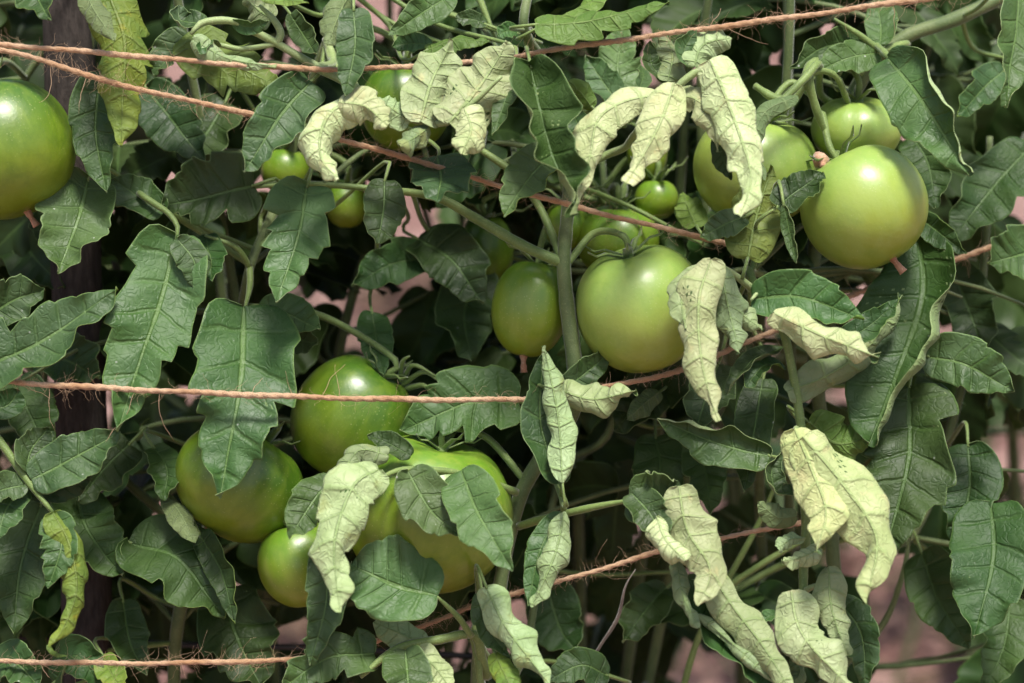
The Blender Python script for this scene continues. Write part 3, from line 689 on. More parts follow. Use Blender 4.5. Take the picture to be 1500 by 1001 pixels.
# ---- right
s = stalk('R', [(1182, 112), (1150, 143), (1122, 165), (1107, 198)], 6, d=-1, d2=-4)
L('R', 'o', 'mid', [(1168, 142), (1122, 163), (1106, 205), (1120, 265)], 26, 170, 60, 60, d=-3.5, d2=-5, st=s)
L('R', 'm', 'lime', [(1096, 376), (1108, 318), (1132, 244)], 82, 180, 25, 20, d=-4, d2=-5.5, up='up', color=(1.55, 1.4, 1.6))
L('R', 'm', 'lime', [(1090, 318), (1060, 330), (1026, 348)], 44, 12, 12, 40, d=-3, d2=-4)
L('R', 'm', 'lime', [(1138, 304), (1168, 280), (1206, 252)], 54, -8, 10, 50, d=-4, d2=-5, up='upd')
L('R', 'n', 'mid', [(1148, 300), (1158, 345), (1167, 386)], 20, 30, 50, 30, d=-4.5, d2=-5)
s = stalk('R', [(1305, 70), (1290, 74), (1260, 52), (1222, 28)], 6, d=3, d2=2)
L('R', 'm', 'mid', [(1262, 60), (1205, 70), (1158, 102)], 46, -20, 30, 30, d=3, st=s)
L('R', 'm', 'mid', [(1285, 78), (1240, 86), (1192, 108)], 54, 10, 10, 14, d=2.5, st=s)
L('R', 'o', 'mid', [(1290, 66), (1290, 36), (1284, 2)], 50, 0, d=2.5, st=s)
s = stalk('R', [(1292, 74), (1302, 84), (1330, 108)], 5.5, d=1.5, d2=-1.5, ext=True)
L('R', 'm', 'pale', [(1300, 84), (1352, 150), (1420, 258)], 84, 10, 120, 14, d=-1.5, d2=-5, st=s, rp=2.0)
L('R', 'm', 'pale', [(1495, -30), (1485, 60), (1473, 155)], 70, -38, 45, 20, d=-3, d2=-5)
L('R', 'm', 'lime', [(1470, 104), (1440, 130), (1402, 172)], 50, -20, 40, 20, d=7, up='up')
L('R', 'm', 'mid', [(1510, 215), (1450, 280), (1392, 356)], 92, 8, d=9, up='upd')
L('R', 'm', 'mid', [(1335, 200), (1360, 240), (1370, 305)], 62, 0, d=7, up='upd')
L('R', 'm', 'lime', [(1345, 318), (1375, 340), (1415, 372)], 40, 25, 20, 40, d=3)
L('R', 'm', 'mid', [(1530, 360), (1490, 375), (1446, 386)], 78, 0, d=5, color=(1.2, 1.3, 1))
s = stalk('R', [(1130, 440), (1116, 425), (1100, 440)], 5, d=-3.5, d2=-5, ext=False, mat='stem_pale')
L('R', 'm', 'lime', [(1102, 438), (1170, 435), (1266, 468)], 74, 6, 8, 70, d=-4.5, d2=-6.5, st=s, rp=2.0)
L('R', 'm', 'cream', [(1133, 458), (1195, 488), (1287, 524)], 48, 182, 85, 85, d=-6, d2=-8, st=s, quilt=1.8, label='bleached leaf rolled into a pointed tube')
L('R', 'm', 'pale', [(1152, 574), (1212, 550), (1275, 505), (1322, 432)], 44, 196, 80, 60, d=-4, d2=-7, st=s, quilt=1.5)
L('R', 'm', 'lime', [(1225, 505), (1270, 480), (1318, 438)], 40, 0, 20, 60, d=-4.6, d2=-6, st=s, up='upd')
L('R', 'n', 'mid', [(1148, 508), (1100, 532), (1062, 578)], 30, 40, 60, 60, d=-2, d2=-4, st=s)
L('R', 'n', 'lime', [(1152, 540), (1120, 535), (1092, 568)], 34, 25, 50, 50, d=-2.5, d2=-4, st=s)
L('R', 'n', 'mid', [(1344, 340), (1352, 430), (1318, 540), (1272, 652)], 122, 8, 125, 12, d=3, d2=0, rp=1.2, twist=0, crumple=0, up='upd')
L('R', 'l', 'mid', [(1332, 566), (1330, 680), (1294, 818)], 154, 2, 16, 8, d=.5, d2=-2.5, up='upd')
L('R', 'm', 'mid', [(1358, 522), (1415, 535), (1486, 574)], 80, 6, 8, 10, d=.5, d2=-1.5)
L('R', 'm', 'mid', [(1395, 395), (1418, 450), (1442, 520)], 78, 0, d=10, up='upd')
L('R', 'm', 'lime', [(1184, 618), (1225, 650), (1276, 640)], 66, 200, 50, 30, d=-1, d2=-3)
s = stalk('R', [(1175, 640), (1166, 628), (1166, 640)], 5, d=-3.5, d2=-6, ext=False, mat='stem_pale')
L('R', 'm', 'cream', [(1164, 628), (1190, 690), (1210, 750), (1196, 808)], 72, 178, 45, 40, d=-6, d2=-8, st=s, quilt=1.8, color=(1.08, 1.05, .92), label='bleached crinkled leaf hanging with a notch')
L('R', 'm', 'cream', [(1176, 640), (1240, 715), (1284, 790), (1268, 884)], 82, 180, 50, 60, d=-6.5, d2=-8.5, st=s, quilt=1.8, color=(1.08, 1.05, .92), label='largest bleached leaf, tip curled under')
s = stalk('R', [(1176, 868), (1190, 860), (1212, 852)], 5, d=-3.5, d2=-5, ext=False, mat='stem_pale')
L('R', 'm', 'cream', [(1158, 866), (1176, 930), (1252, 1015)], 68, 180, 50, 50, d=-6, d2=-7.5, st=s, quilt=1.8)
L('R', 'm', 'pale', [(1214, 830), (1218, 890), (1242, 962)], 46, 176, 50, 40, d=-5, d2=-6, st=s, quilt=1.6)
L('R', 'l', 'mid', [(1228, 880), (1262, 930), (1268, 1010)], 62, 5, 14, 14, d=-3.5, d2=-4.5, st=s)
s = stalk('R', [(1172, 705), (1160, 700), (1150, 690)], 4, d=-3.5, d2=-5, ext=False)
L('R', 'n', 'pale', [(1172, 716), (1140, 722), (1130, 690), (1145, 662)], 28, 30, 60, 70, d=-4.5, d2=-5.5, st=s)
L('R', 'o', 'mid', [(1167, 756), (1140, 758), (1110, 736)], 34, 170, 30, 30, d=-4, d2=-5, st=s)
L('R', 'n', 'pale', [(1180, 788), (1160, 790), (1138, 804)], 22, 180, 70, 70, d=-4.5, d2=-5.5, st=s)
L('R', 'n', 'pale', [(1202, 804), (1175, 816), (1146, 822)], 28, 180, 70, 70, d=-5, d2=-6, st=s)
L('R', 'n', 'pale', [(1148, 902), (1128, 905), (1106, 922)], 24, 30, 40, 60, d=-3.5, d2=-4.5)
L('R', 'n', 'mid', [(1160, 960), (1172, 985), (1150, 1010)], 26, 170, 60, 60, d=-4, d2=-5)
L('R', 'm', 'mid', [(1418, 652), (1420, 720), (1398, 800)], 88, 0, 12, 12, d=4, d2=2.5, up='upd')
L('R', 'm', 'mid', [(1452, 738), (1455, 820), (1426, 936)], 124, 0, 12, 10, d=1.5, d2=-1.5, up='upd')
L('R', 'm', 'mid', [(1350, 810), (1375, 880), (1420, 950)], 84, 0, d=7, up='upd')
L('R', 'm', 'mid', [(1480, 880), (1470, 950), (1440, 1010)], 70, 0, d=7, up='upd')
for pts in ([(1000, 1010), (1030, 918), (1110, 770), (1140, 700)], [(1030, 890), (1072, 856), (1140, 812), (1185, 790)]):
    stalk('R', pts, 6, d=9, d2=8, mat='stem', ext=True)
stalk('R', [(1225, 985), (1290, 920), (1320, 850), (1334, 780)], 6, d=9, d2=9, mat='stem_old')
o = tube('dry_flower_stalk', pix([(862, 975, 3), (880, 945, 2), (905, 905, 1), (916, 860, 0), (931, 834, 0)]), [x*PX for x in (2.6, 2.2, 2.8, 1.6, .5)], M['twig'], PL['C']['o'], PL['C']['loc'], 6, seed=5)

# ------------------------------------------------------------------ tomatoes
TOMS = []
def sepal_mesh():
    pts = [(0, 0, 0), (.006, 0, .003), (.013, 0, .0065), (.019, 0, .0065), (.024, 0, .0105)]
    wid = [.0022, .0026, .0023, .0015, .0003]; V = []; F = []
    for (x, y, z), w in zip(pts, wid):
        V += [(x, -w, z+.0006), (x, 0, z-.0002), (x, w, z+.0006), (x, 0, z+.0010)]
    for i in range(len(pts)-1):
        for k in range(4): F.append((i*4+k, i*4+(k+1) % 4, (i+1)*4+(k+1) % 4, (i+1)*4+k))
    F.append((0, 1, 2, 3)); F.append((19, 18, 17, 16))
    return mesh('sepal', V, F, [M['stem']])
SEPAL = sepal_mesh()
def tomato(px, py, rx, ry, d, mat, label, tilt=0, lean=0, ribs=0.03, k=5, key='C', scar=True, sep=5, root=None, flat=1.0, group=None):
    seed = nxt(); rnd = random.Random(seed)
    kpx = PX*(1+d*.01/DIST); C = at(px, py, d); ax_, az_ = rx*kpx, ry*kpx
    nt, nf = 30, 56; V = []; F = []
    ph = rnd.uniform(0, 6.28); ph2 = rnd.uniform(0, 6.28)
    for i in range(nt+1):
        th = math.pi*i/nt; s, c = math.sin(th), math.cos(th)
        for j in range(nf):
            f = 2*math.pi*j/nf
            rho = (abs(s)**.92)
            topw = max(0, c)**1.1 + .35*max(0, -c)**2
            groove = (abs(math.cos(k*f/2+ph)))**7
            rho *= 1 - ribs*groove*(.25+topw)*(1 if s > .08 else 0) + .012*math.sin(2*f+ph2) + .01*math.sin(3*f+ph)
            z = c*(1-.05*max(0, c)**3)
            z -= .17*math.exp(-(rho/.30)**2) if c > 0 else -.035*math.exp(-(rho/.2)**2)
            V.append((rho*math.cos(f)*ax_, rho*math.sin(f)*ax_*.98*flat, z*az_*1.02))
    for i in range(nt):
        for j in range(nf):
            j2 = (j+1) % nf; F.append((i*nf+j, (i+1)*nf+j, (i+1)*nf+j2, i*nf+j2))
    axis = (UP*math.cos(R(tilt)) - RIGHT*math.sin(R(tilt)))*math.cos(R(lean)) - FWD*math.sin(R(lean))
    xx = RIGHT - axis*RIGHT.dot(axis); xx.normalize(); yy = axis.cross(xx)
    rot = Matrix((xx, yy, axis)).transposed().to_4x4()
    o = link('tomato', mesh('tomato', V, F, [M[mat]])); o.matrix_world = Matrix.Translation(C) @ rot
    o['label'] = label; o['category'] = 'tomato'; o['group'] = group or 'green tomatoes on the vines'
    TOMS.append((C, max(ax_, az_)))
    topz = az_*1.02*(1-.05-.17) - .001
    V2, F2 = tube_arrays([Vector((0, 0, topz-.0015)), Vector((0, 0, topz+.003)), Vector((0, 0, topz+.005))], [.0042, .0036, .002], 10, 6)
    cal = link('calyx', mesh('calyx', V2, F2, [M['stem']]), o)
    for i in range(sep):
        sp = link('sepal', SEPAL, cal); sp.location = (0, 0, topz+.001)
        sc = rnd.uniform(.9, 1.4)
        sp.rotation_euler = (rnd.uniform(-.2, .2), rnd.uniform(-.35, .1), 2*math.pi*i/sep+rnd.uniform(-.25, .25)); sp.scale = (sc, sc, sc)
    # fruit stalk back to the plant
    inv = o.matrix_world.inverted(); p0 = Vector((0, 0, topz+.002)); w0 = o.matrix_world @ p0
    if root is not None: w1 = at(*root)
    else: w1 = nearest(key, w0)
    m1 = w0 + axis*.014; m2 = (m1+w1)*.5 + Vector((0, 0, .012)) + FWD*.012
    pts = [inv @ p for p in (w0, m1, m2, w1)]
    V3, F3 = tube_arrays(pts, [.0021, .0022, .0024, .0022], 8, 22, .05, rnd)
    link('fruit_stalk', mesh('fruit_stalk', V3, F3, [M['stem']]), o)
    if scar:
        bz = -az_*1.02*(1-.035)
        V4, F4 = tube_arrays([Vector((0, 0, bz+.001)), Vector((.0006, 0, bz-.004)), Vector((.002, .0005, bz-.011))], [.0030, .0018, .0026], 7, 6, .25, rnd)
        link('dried_blossom', mesh('dried_blossom', V4, F4, [M['dry']]), o)
    return o
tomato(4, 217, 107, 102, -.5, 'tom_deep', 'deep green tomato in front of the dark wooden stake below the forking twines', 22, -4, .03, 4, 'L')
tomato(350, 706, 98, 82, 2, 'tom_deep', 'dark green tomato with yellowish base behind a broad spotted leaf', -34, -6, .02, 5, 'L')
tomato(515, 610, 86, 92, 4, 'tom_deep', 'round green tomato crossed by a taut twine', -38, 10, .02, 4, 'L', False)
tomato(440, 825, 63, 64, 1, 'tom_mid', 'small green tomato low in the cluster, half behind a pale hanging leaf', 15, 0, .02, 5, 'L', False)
tomato(628, 750, 126, 116, 1, 'tom_mid', 'largest ribbed green tomato behind crossing leaf stalks', -12, 10, .05, 7, 'C', False)
tomato(778, 450, 57, 73, 2.5, 'tom_mid', 'smaller oval green tomato beside the thick upright stem', -9, -4, .03, 4, 'C')
tomato(938, 450, 97, 94, .5, 'tom_pale', 'big glossy light green tomato beside the thick upright stem and a limp bleached leaf', 14, 14, .025, 5, 'C', False)
tomato(1265, 303, 94, 89, -.5, 'tom_pale', 'big pale yellow-green tomato with a dried blossom under it', 28, -8, .03, 5, 'R', root=(1200, 172, 1.5))
tomato(1106, 246, 92, 82, 3.5, 'tom_pale', 'pale green tomato partly hidden behind a long bleached leaf', -14, 14, .03, 5, 'R', False, root=(1190, 140, 2.5))
tomato(1255, 190, 67, 50, 4, 'tom_pale', 'ribbed pale green tomato with spiky green sepals above the pale yellow-green one', 0, 16, .06, 6, 'R', False, root=(1226, 112, 2))
tomato(905, 352, 62, 55, 8, 'tom_mid', 'green tomato just above and behind the big glossy light green one', 0, 12, .03, 5, 'C', False)
tomato(830, 330, 34, 36, 8, 'tom_mid', 'small green tomato tucked behind the thick upright stem', 0, 12, .03, 5, 'C', False)
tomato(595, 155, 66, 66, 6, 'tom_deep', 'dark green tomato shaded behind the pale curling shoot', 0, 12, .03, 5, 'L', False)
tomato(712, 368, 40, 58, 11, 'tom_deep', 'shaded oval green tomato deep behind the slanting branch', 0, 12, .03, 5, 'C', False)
tomato(418, 250, 36, 34, 9, 'tom_mid', 'small green tomato deep in the foliage near the slack twine', 0, 0, .03, 5, 'L', False)
tomato(508, 300, 32, 34, 10, 'tom_mid', 'small green tomato deep behind a lobed spotted leaf', 0, 0, .03, 5, 'L', False)
tomato(962, 292, 32, 30, 10, 'tom_mid', 'small round green tomato below the arching bleached leaves', 0, 0, .03, 5, 'C', False)
tomato(948, 225, 30, 40, 11, 'tom_mid', 'small upright oval green tomato behind the arching bleached leaves', 0, 0, .03, 5, 'C', False)
tomato(1512, 555, 26, 26, 14, 'tom_red', 'small red ripe tomato beside the far leaves', 0, 0, .03, 5, 'R', False, group='ripe tomatoes')
# fruit truss
P = PL['R']
tube('truss_stalk', [nearest('R', at(1225, 90, 6)), at(1205, 88, 3), at(1183, 108, 0), at(1190, 140, 0), at(1200, 172, .5), at(1212, 200, 1)], [x*PX for x in (6, 7, 9, 7, 6, 4)], M['stem'], P['o'], P['loc'], 9, bumpy=.1)
tube('truss_stalk', [at(1183, 108, 0), at(1206, 104, .5), at(1226, 114, 1), at(1238, 140, 2), at(1244, 158, 3)], [x*PX for x in (6, 5, 5, 5, 4)], M['stem'], P['o'], P['loc'], 9, bumpy=.1)
tube('truss_stalk', [at(1183, 112, 0), at(1168, 142, 0), at(1150, 160, 1.5), at(1128, 176, 3)], [x*PX for x in (6, 5, 5, 4)], M['stem'], P['o'], P['loc'], 9, bumpy=.1)
tube('truss_stalk', [at(1170, 138, 1), at(1140, 146, 1), at(1106, 126, 2)], [x*PX for x in (6, 7, 5)], M['stem'], P['o'], P['loc'], 9, bumpy=.1)
tube('withered_flower', [at(1196, 226, 0), at(1202, 235, -1), at(1206, 245, -1.5)], [.0015, .005, .002], M['dry'], P['o'], P['loc'], 7, bumpy=.3)
# curling sepals beside the fruit that the twine crosses
P = PL['C']
for i, (a, b, c) in enumerate((((590, 560), (605, 535), (640, 552)), ((588, 565), (620, 545), (645, 560)), ((586, 560), (590, 530), (600, 522)), ((592, 570), (622, 565), (632, 585)))):
    tube('tendril', [at(*a, 4), at(*b, 2.5), at(*c, 2)], [.0022, .0016, .0006], M['stem'], P['o'], P['loc'], 6)

# ------------------------------------------------------------------ twine
def twine(pts, label, r=4.2, strays=(), fuzz=260, seed=1):
    rnd = random.Random(seed); w = pix(pts)
    P0, Ln = spline(w, 40); n = int(Ln/.0011)
    S, Ln = spline(w, n)
    for i in range(n+1):      # slight irregular sag and waver
        S[i] += np.array([0, .0006*math.sin(i*.021+seed), .0007*math.sin(i*.013+2*seed)+.0003*math.sin(i*.11)])
    T, N = transport(S, np.array([.1, -.7, .7]), 0); B = np.cross(T, N); sides = 10; V = []; F = []
    r0 = r*.88*PX
    for i in range(n+1):
        tw = i*.0011/.0085*math.pi; rr = r0*(1+.10*math.sin(i*.07+seed)+rnd.uniform(-.05, .05))
        for kk in range(sides):
            a = 2*math.pi*kk/sides; q = rr*(.80+.34*abs(math.cos(a-tw)))
            V.append(S[i]+(math.cos(a)*N[i]+math.sin(a)*B[i])*q)
    for i in range(n):
        for kk in range(sides):
            k2 = (kk+1) % sides; F.append((i*sides+kk, i*sides+k2, (i+1)*sides+k2, (i+1)*sides+kk))
    F.append(tuple(reversed(range(sides)))); F.append(tuple(n*sides+kk for kk in range(sides)))
    o0 = S[0]; ob = link('twine', mesh('twine', np.array(V)-o0, F, [M['twine']]), None, Vector(o0))
    ob['label'] = label; ob['category'] = 'twine'; ob['group'] = 'jute twines strung across the plants'
    HV = []; HF = []
    def hair(p, v, ln, rad, curl):
        pts_ = [p]; q = Vector(p); v = Vector(v).normalized()
        for _ in range(8):
            v = (v + Vector((rnd.uniform(-1, 1), rnd.uniform(-1, 1), rnd.uniform(-1, 1)))*curl).normalized()
            q = q + v*(ln/8); pts_.append(q)
        A, Bf = tube_arrays(pts_, [rad*(1-.08*i_) for i_ in range(9)], 3, 12, off=len(HV)); HV.extend(A); HF.extend(Bf)
    for _ in range(fuzz*3):
        i = rnd.randrange(4, n-4)
        if math.sin(i*.009+seed*3)+rnd.uniform(-1, 1) < -.5: continue
        a = rnd.uniform(0, 6.28); dr = math.cos(a)*N[i]+math.sin(a)*B[i]+T[i]*rnd.choice((-1, 1))*rnd.uniform(.6, 2.4)
        hair(Vector(S[i]), dr, abs(rnd.gauss(0, .008))+.004, .00010, .5)
    for (x, y, vx, vy, ln) in strays:
        p = min((Vector(q) for q in S), key=lambda q: (q-at(x, y, proj(q)[2])).length)
        hair(p, RIGHT*vx-UP*vy-FWD*.15, ln*PX, .00026, .3)
    h = link('fibres', mesh('fibres', np.array(HV)-o0, HF, [M['fibre']]), ob); h['kind'] = 'stuff'
    return ob
twine([(-60, 62, -3), (150, 78, -4), (330, 92, -4), (500, 100, -3.5), (690, 91, -3), (745, 85, -2.5), (800, 75, -3), (1000, 48, -4), (1180, 24, -4.5), (1360, -2, -4), (1480, -14, -2)],
      'uppermost jute twine stretched across the tops of the plants', 4.4, [(60, 72, -.1, 1, 30), (240, 88, .2, 1, 26), (880, 64, .3, -1, 24), (1040, 40, .4, -1, 34), (1060, 40, 1, .25, 70), (1310, 8, .4, 1, 50), (1250, 14, .3, 1, 22)], 380, 1)
twine([(-50, 66, -3.2), (40, 80, -3.6), (130, 110, -4), (240, 138, -4), (380, 170, -3.5), (520, 212, -3), (610, 237, -2.5), (690, 262, -1.5), (760, 282, -1.2), (900, 318, -1.2), (1040, 350, 0), (1090, 365, 3)],
      'slack jute twine sloping down from the uppermost one towards the big glossy tomato', 4.4, [(128, 108, -.45, 1, 60), (75, 90, -.1, 1, 75), (200, 128, .6, 1, 30)], 340, 2)
twine([(-40, 552, -4), (20, 560, -4.5), (150, 569, -4.5), (300, 577, -5), (440, 583, -5), (600, 586, -4), (770, 584, -2), (830, 580, -1.6), (900, 562, -1.2), (985, 545, 0), (1060, 515, 2.5), (1150, 478, 4), (1270, 425, 6), (1380, 388, 6), (1470, 358, 6), (1560, 335, 6)],
      'jute twine crossing the middle in front of the round green tomato', 4.6, [(72, 565, .15, 1, 70), (235, 575, .1, 1, 85), (200, 572, -.2, 1, 90), (20, 562, 1, .45, 60), (430, 580, -.3, -1, 40), (470, 580, .4, -1, 60), (500, 583, -.3, -1, 50), (370, 580, .3, -1, 30)], 420, 3)
twine([(-40, 968, -2), (20, 970, -2.4), (200, 972, -3), (340, 969, -3), (440, 964, -2), (520, 948, -1), (620, 915, 0), (720, 878, 1.8), (850, 843, 1), (970, 808, 1), (1050, 792, 1.5), (1120, 778, 2.5), (1200, 762, 5)],
      'lowest jute twine rising from the stake foot past the curled leaves', 4.0, [(130, 970, 1, -.4, 60), (60, 970, .2, 1, 30), (980, 806, .5, -1, 30)], 340, 4)

# ------------------------------------------------------------------ foliage inside and behind the row
AX = RIGHT.cross(-FWD)
def variant(i, up, un):
    rnd = random.Random(500+i); Lm = .075; C0 = CEN.copy()
    dr = rnd.uniform(.05, .45)*Lm; sd = rnd.uniform(-.15, .15)*Lm
    path = [C0 + RIGHT*(Lm*t) + FWD*(dr*t*t) + UP*(sd*math.sin(3*t)) for t in (0, .35, .7, 1)]
    me, o0 = leaf_mesh('leaf', up, un, path, Lm*rnd.uniform(.5, .68), kind=rnd.choice(['m', 'm', 'l', 'l', 'o']), rl=rnd.uniform(-15, 60), rr=rnd.uniform(-15, 60), fold=rnd.uniform(0, 16), twist=rnd.uniform(-25, 25), seed=900+i, compensate=False)
    co = np.zeros(len(me.vertices)*3); me.vertices.foreach_get('co', co); co = co.reshape(-1, 3)
    Bm = np.array([list(AX), list(RIGHT), list(-FWD)])
    me.vertices.foreach_set('co', (co @ Bm.T).ravel()); me.update(); return me
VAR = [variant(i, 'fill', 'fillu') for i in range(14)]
GAPS = [(342, 156, 16), (585, 448, 24), (602, 348, 22), (408, 490, 18), (505, 490, 22), (470, 480, 14), (540, 440, 14), (1390, 445, 42), (1385, 500, 30), (1485, 330, 26), (1465, 430, 30), (1150, 230, 16), (1140, 70, 18), (1260, 800, 60), (1310, 870, 60), (1340, 960, 80), (1480, 660, 30), (1345, 740, 30), (1480, 780, 26), (925, 785, 26), (1045, 775, 22), (1090, 960, 40), (740, 915, 24), (250, 960, 26), (700, 935, 20), (930, 70, 16), (560, 25, 16), (1170, 90, 16), (1240, 440, 12), (1240, 570, 18), (460, 450, 14), (870, 890, 12), (1010, 990, 20), (440, 925, 20), (1465, 60, 14), (1440, 190, 12)]
NOGAP = [False]
def blocked(c, size, soft=1.0):
    x, y, dd = proj(c)
    if NOGAP[0]: return False
    for gx, gy, gr in GAPS:
        if math.hypot(x-gx, y-gy) < gr*soft + size/PX*.20: return True
    if dd < 9 and y > 330 and abs(x-(92+.031*(y+260))) < 34: return True
    for tc, tr in TOMS:
        if (c-tc).length < tr+.025: return True
    return False
def compound(key, q, direction, length, rnd, dmin, nl=7, scale=1.0):
    P = PL[key]; side = direction.cross(Vector((0, 0, 1))); side.normalize()
    pts = [q + direction*(length*t) + Vector((0, 0, -.35*length*t*t)) for t in (0, .35, .7, 1)]
    slots = [(1.0, 0)]+[(t, s) for t in (.45, .72, .92)[:(nl-1)//2] for s in (-1, 1)]
    plan = []
    S, _ = spline(pts, 20)
    for t, s in slots:
        p = Vector(S[int(t*20)]); tg = Vector(S[min(20, int(t*20)+1)]-S[max(0, int(t*20)-1)]).normalized()
        T = (tg*(1 if s == 0 else .45) + side*s*.8 + Vector((rnd.uniform(-.3, .3), rnd.uniform(-.3, .3), rnd.uniform(-.75, .05)))).normalized()
        nb = Vector((rnd.uniform(-.5, .5), -.75+rnd.uniform(-.5, .5), .65+rnd.uniform(-.3, .3)))
        N = nb - T*nb.dot(T); N.normalize(); X = T.cross(N)
        sc = scale*rnd.uniform(.65, 1.2)*(1.15 if s == 0 else .9)
        cen = p + T*(.04*sc)
        if proj(cen)[2] < dmin or proj(p)[2] < dmin or blocked(cen, .075*sc): continue
        plan.append((p, Matrix((X, T, N)).transposed().to_4x4() @ Matrix.Scale(sc, 4)))
    if not plan: return 0
    st = tube('leaf_stalk', pts, [.0022, .0019, .0015, .0010], M['stem_old'], P['o'], P['loc'], 5, n=8, bumpy=0)
    st['inner'] = 1
    base = Vector(st['_w'])
    P['n'] = P.get('n', 0)+len(plan)
    for p, mt in plan:
        o = link('leaf', rnd.choice(VAR), st); o.matrix_local = Matrix.Translation(p-base) @ mt
    return len(plan)
rnd = random.Random(77)
for key, cnt in (('L', 30), ('C', 24), ('R', 26)):
    sk = [q for q in PL[key]['skel'] if .40 < q.z < 1.12 and proj(q)[2] > 1]
    for _ in range(cnt):
        q = rnd.choice(sk); a = rnd.uniform(-.35, math.pi+.35)
        compound(key, q, Vector((math.cos(a), math.sin(a)*.8, rnd.uniform(-.1, .55))).normalized(), rnd.uniform(.10, .19), rnd, 4.5)
def back_plant(key, x, y, h, label, cnt, seed):
    rb = random.Random(seed); plant(key, x, y, label, 'tomato plants of the row behind'); P = PL[key]
    for j in range(3):
        lean = rb.uniform(-.16, .16); ly = rb.uniform(-.08, .1)
        wv = rb.uniform(-.03, .03)
        pts = [P['loc']+Vector((lean*t*t+wv*math.sin(9*t), ly*t+wv*math.sin(7*t), h*t*rb.uniform(.97, 1.0)-.02)) for t in (0, .2, .4, .6, .8, 1)]
        main_stem(key, pts, [11, 10, 9, 8, 7, 5], 'stem_old', False, 'main_stem' if j == 0 else 'side_branch')
    sk = [q for q in P['skel'] if q.z > .25] + [q for q in P['skel'] if q.z > .95]  # tops weighted: dense canopy added above the view to shade the inner foliage
    for _ in range(cnt):
        q = rb.choice(sk); a = rb.uniform(0, 6.28)
        compound(key, q, Vector((math.cos(a), math.sin(a), rb.uniform(-.1, .6))).normalized(), rb.uniform(.14, .26), rb, 7 if y < .3 else 12, scale=1.15)
for i, (x, y) in enumerate(((-.36, .14), (-.16, .16), (.06, .15), (.20, .17))):
    back_plant('M%d' % i, x, y, 1.24, ['bushy tomato plant just behind the cluster of deep green fruits', 'bushy tomato plant just behind the slanting branch', 'bushy tomato plant just behind the big glossy tomato', 'bushy tomato plant just behind the pale fruit truss'][i], 34, 20+i)
back_plant('B1', -.30, .36, 1.08, 'leafy tomato plant of the row behind, beyond the wooden stake', 34, 1)
back_plant('B2', -.06, .44, 1.10, 'shaded tomato plant of the row behind, beyond the thick upright stem', 32, 2)
back_plant('B3', .20, .38, 1.10, 'shaded tomato plant of the row behind, beyond the pale fruits', 30, 3)
back_plant('B4', .44, .50, 1.05, 'tomato plant of the row behind, beyond the hanging dark leaves at the soil gap', 24, 4)
back_plant('B5', -.50, .55, 1.15, 'tomato plant of the row behind, past the deep green tomato', 20, 5)
back_plant('B6', .10, .85, 1.2, 'farthest shaded tomato plant behind the others', 26, 6)
NOGAP[0] = True
for i, (x, y, h) in enumerate(((.45, 1.30, .34), (.68, 1.45, .42), (.33, 1.8, .30))):
    rb = random.Random(60+i); key = 'Y%d' % i
    plant(key, x, y, ['low young tomato plant on bare soil beyond the big hanging leaves', 'low bushy tomato plant on bare soil beside the far leaves', 'small young tomato plant far behind on the pink soil'][i], 'young plants on the bare soil'); P = PL[key]
    main_stem(key, [P['loc']+Vector((.03*math.sin(4*t), 0, h*t-.02)) for t in (0, .33, .66, 1)], [9, 8, 7, 5], 'stem_old', False)
    for _ in range(9):
        a = rb.uniform(0, 6.28); q = rb.choice([q for q in P['skel'] if q.z > .05])
        compound(key, q, Vector((math.cos(a), math.sin(a), rb.uniform(-.1, .7))).normalized(), rb.uniform(.12, .22), rb, 20, scale=1.2)
NOGAP[0] = False
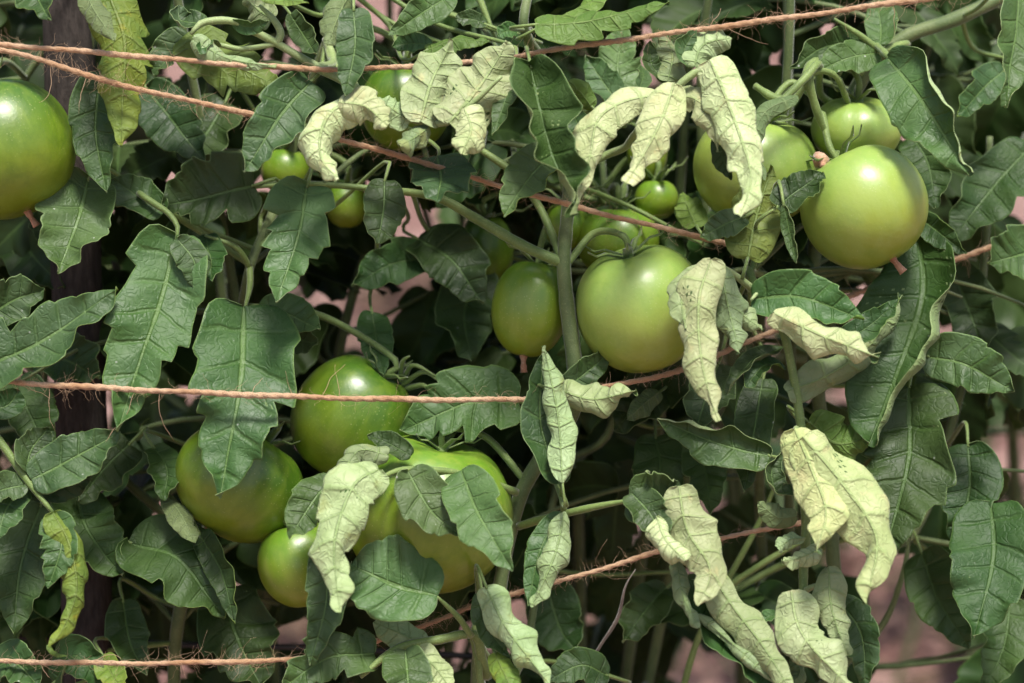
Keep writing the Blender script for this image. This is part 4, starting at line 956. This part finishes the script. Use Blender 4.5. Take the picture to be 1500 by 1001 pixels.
# keep the openings where bare soil shows through: thin the inner foliage there
def clear_openings(rounds):
    names = {m.name for m in VAR}
    for _ in range(rounds):
        bpy.context.view_layer.update(); dg = bpy.context.evaluated_depsgraph_get(); kill = set()
        for gx, gy, gr in GAPS:
            for ddx, ddy in ((0, 0), (.7, 0), (-.7, 0), (0, .7), (0, -.7), (.5, .5), (-.5, .5), (.5, -.5), (-.5, -.5)):
                o = CAM; dr = (at(gx+ddx*gr, gy+ddy*gr)-CAM).normalized()
                for _k in range(4):
                    hit, loc, nor, idx, ob, mt = scene.ray_cast(dg, o, dr)
                    if not hit or ob.name.startswith('ground'): break
                    if ob.name.startswith('leaf_stalk') and 'inner' in ob: kill.add(ob.name); kill |= {c_.name for c_ in ob.children}
                    if ob.name.startswith('leaf') and not ob.name.startswith('leaf_stalk') and ob.data.name in names: kill.add(ob.name)
                    o = loc+dr*.002
        if not kill: break
        for nm in kill: bpy.data.objects.remove(bpy.data.objects[nm])
    for ob in [o for o in bpy.data.objects if o.name.startswith('leaf_stalk') and 'inner' in o and not o.children]: bpy.data.objects.remove(ob)
clear_openings(3)
# close the openings where the photograph shows foliage and not soil
def close_openings(step, seed):
    rb = random.Random(seed); bpy.context.view_layer.update(); dg = bpy.context.evaluated_depsgraph_get(); todo = []
    y = 0
    while y < 1001:
        x = 0
        while x < 1500:
            px, py = x+rb.uniform(0, step), y+rb.uniform(0, step)
            if not any(math.hypot(px-gx, py-gy) < gr*1.25+6 for gx, gy, gr in GAPS):
                dr = (at(px, py)-CAM).normalized()
                hit, loc, nor, idx, ob, mt = scene.ray_cast(dg, CAM, dr)
                if not hit or ob.name.startswith(('ground', 'soil')): todo.append((px, py))
            x += step
        y += step
    keys = [k for k in PL if k[0] in 'MB']; done = 0; made = []
    for px, py in todo:
        if any(math.hypot(px-a, py-b) < step*1.3 for a, b in made): continue
        tgt = at(px, py, rb.uniform(14, 30))
        ks = [k for k in keys if PL[k].get('n', 0) < 285]
        k = min(ks, key=lambda k_: (nearest(k_, tgt)-tgt).length); q = nearest(k, tgt)
        dr = tgt-q; ln = dr.length
        if ln < .03: continue
        P = PL[k]; pts = [q, q+dr*.5+Vector((0, 0, .01)), tgt]
        T = Vector((rb.uniform(-.6, .6), rb.uniform(-.4, .1), -.6)).normalized()
        nb = Vector((rb.uniform(-.3, .3), -1, .5)); N = nb-T*nb.dot(T); N.normalize(); X = T.cross(N); sc = rb.uniform(.9, 1.3)
        base = tgt-T*(.035*sc); pts[2] = base
        if blocked(tgt, .04*sc, .8): continue
        st = tube('leaf_stalk', pts, [.0022, .0018, .0012], M['stem_old'], P['o'], P['loc'], 5, n=6, bumpy=0)
        o = link('leaf', rb.choice(VAR), st)
        o.matrix_local = Matrix.Translation(base-Vector(st['_w'])) @ Matrix((X, T, N)).transposed().to_4x4() @ Matrix.Scale(sc, 4)
        P['n'] = P.get('n', 0)+1; done += 1; made.append((px, py))
    return len(todo), done
close_openings(24, 1); close_openings(20, 2)
for o in bpy.data.objects:
    if '_w' in o: del o['_w']
    if 'inner' in o: del o['inner']
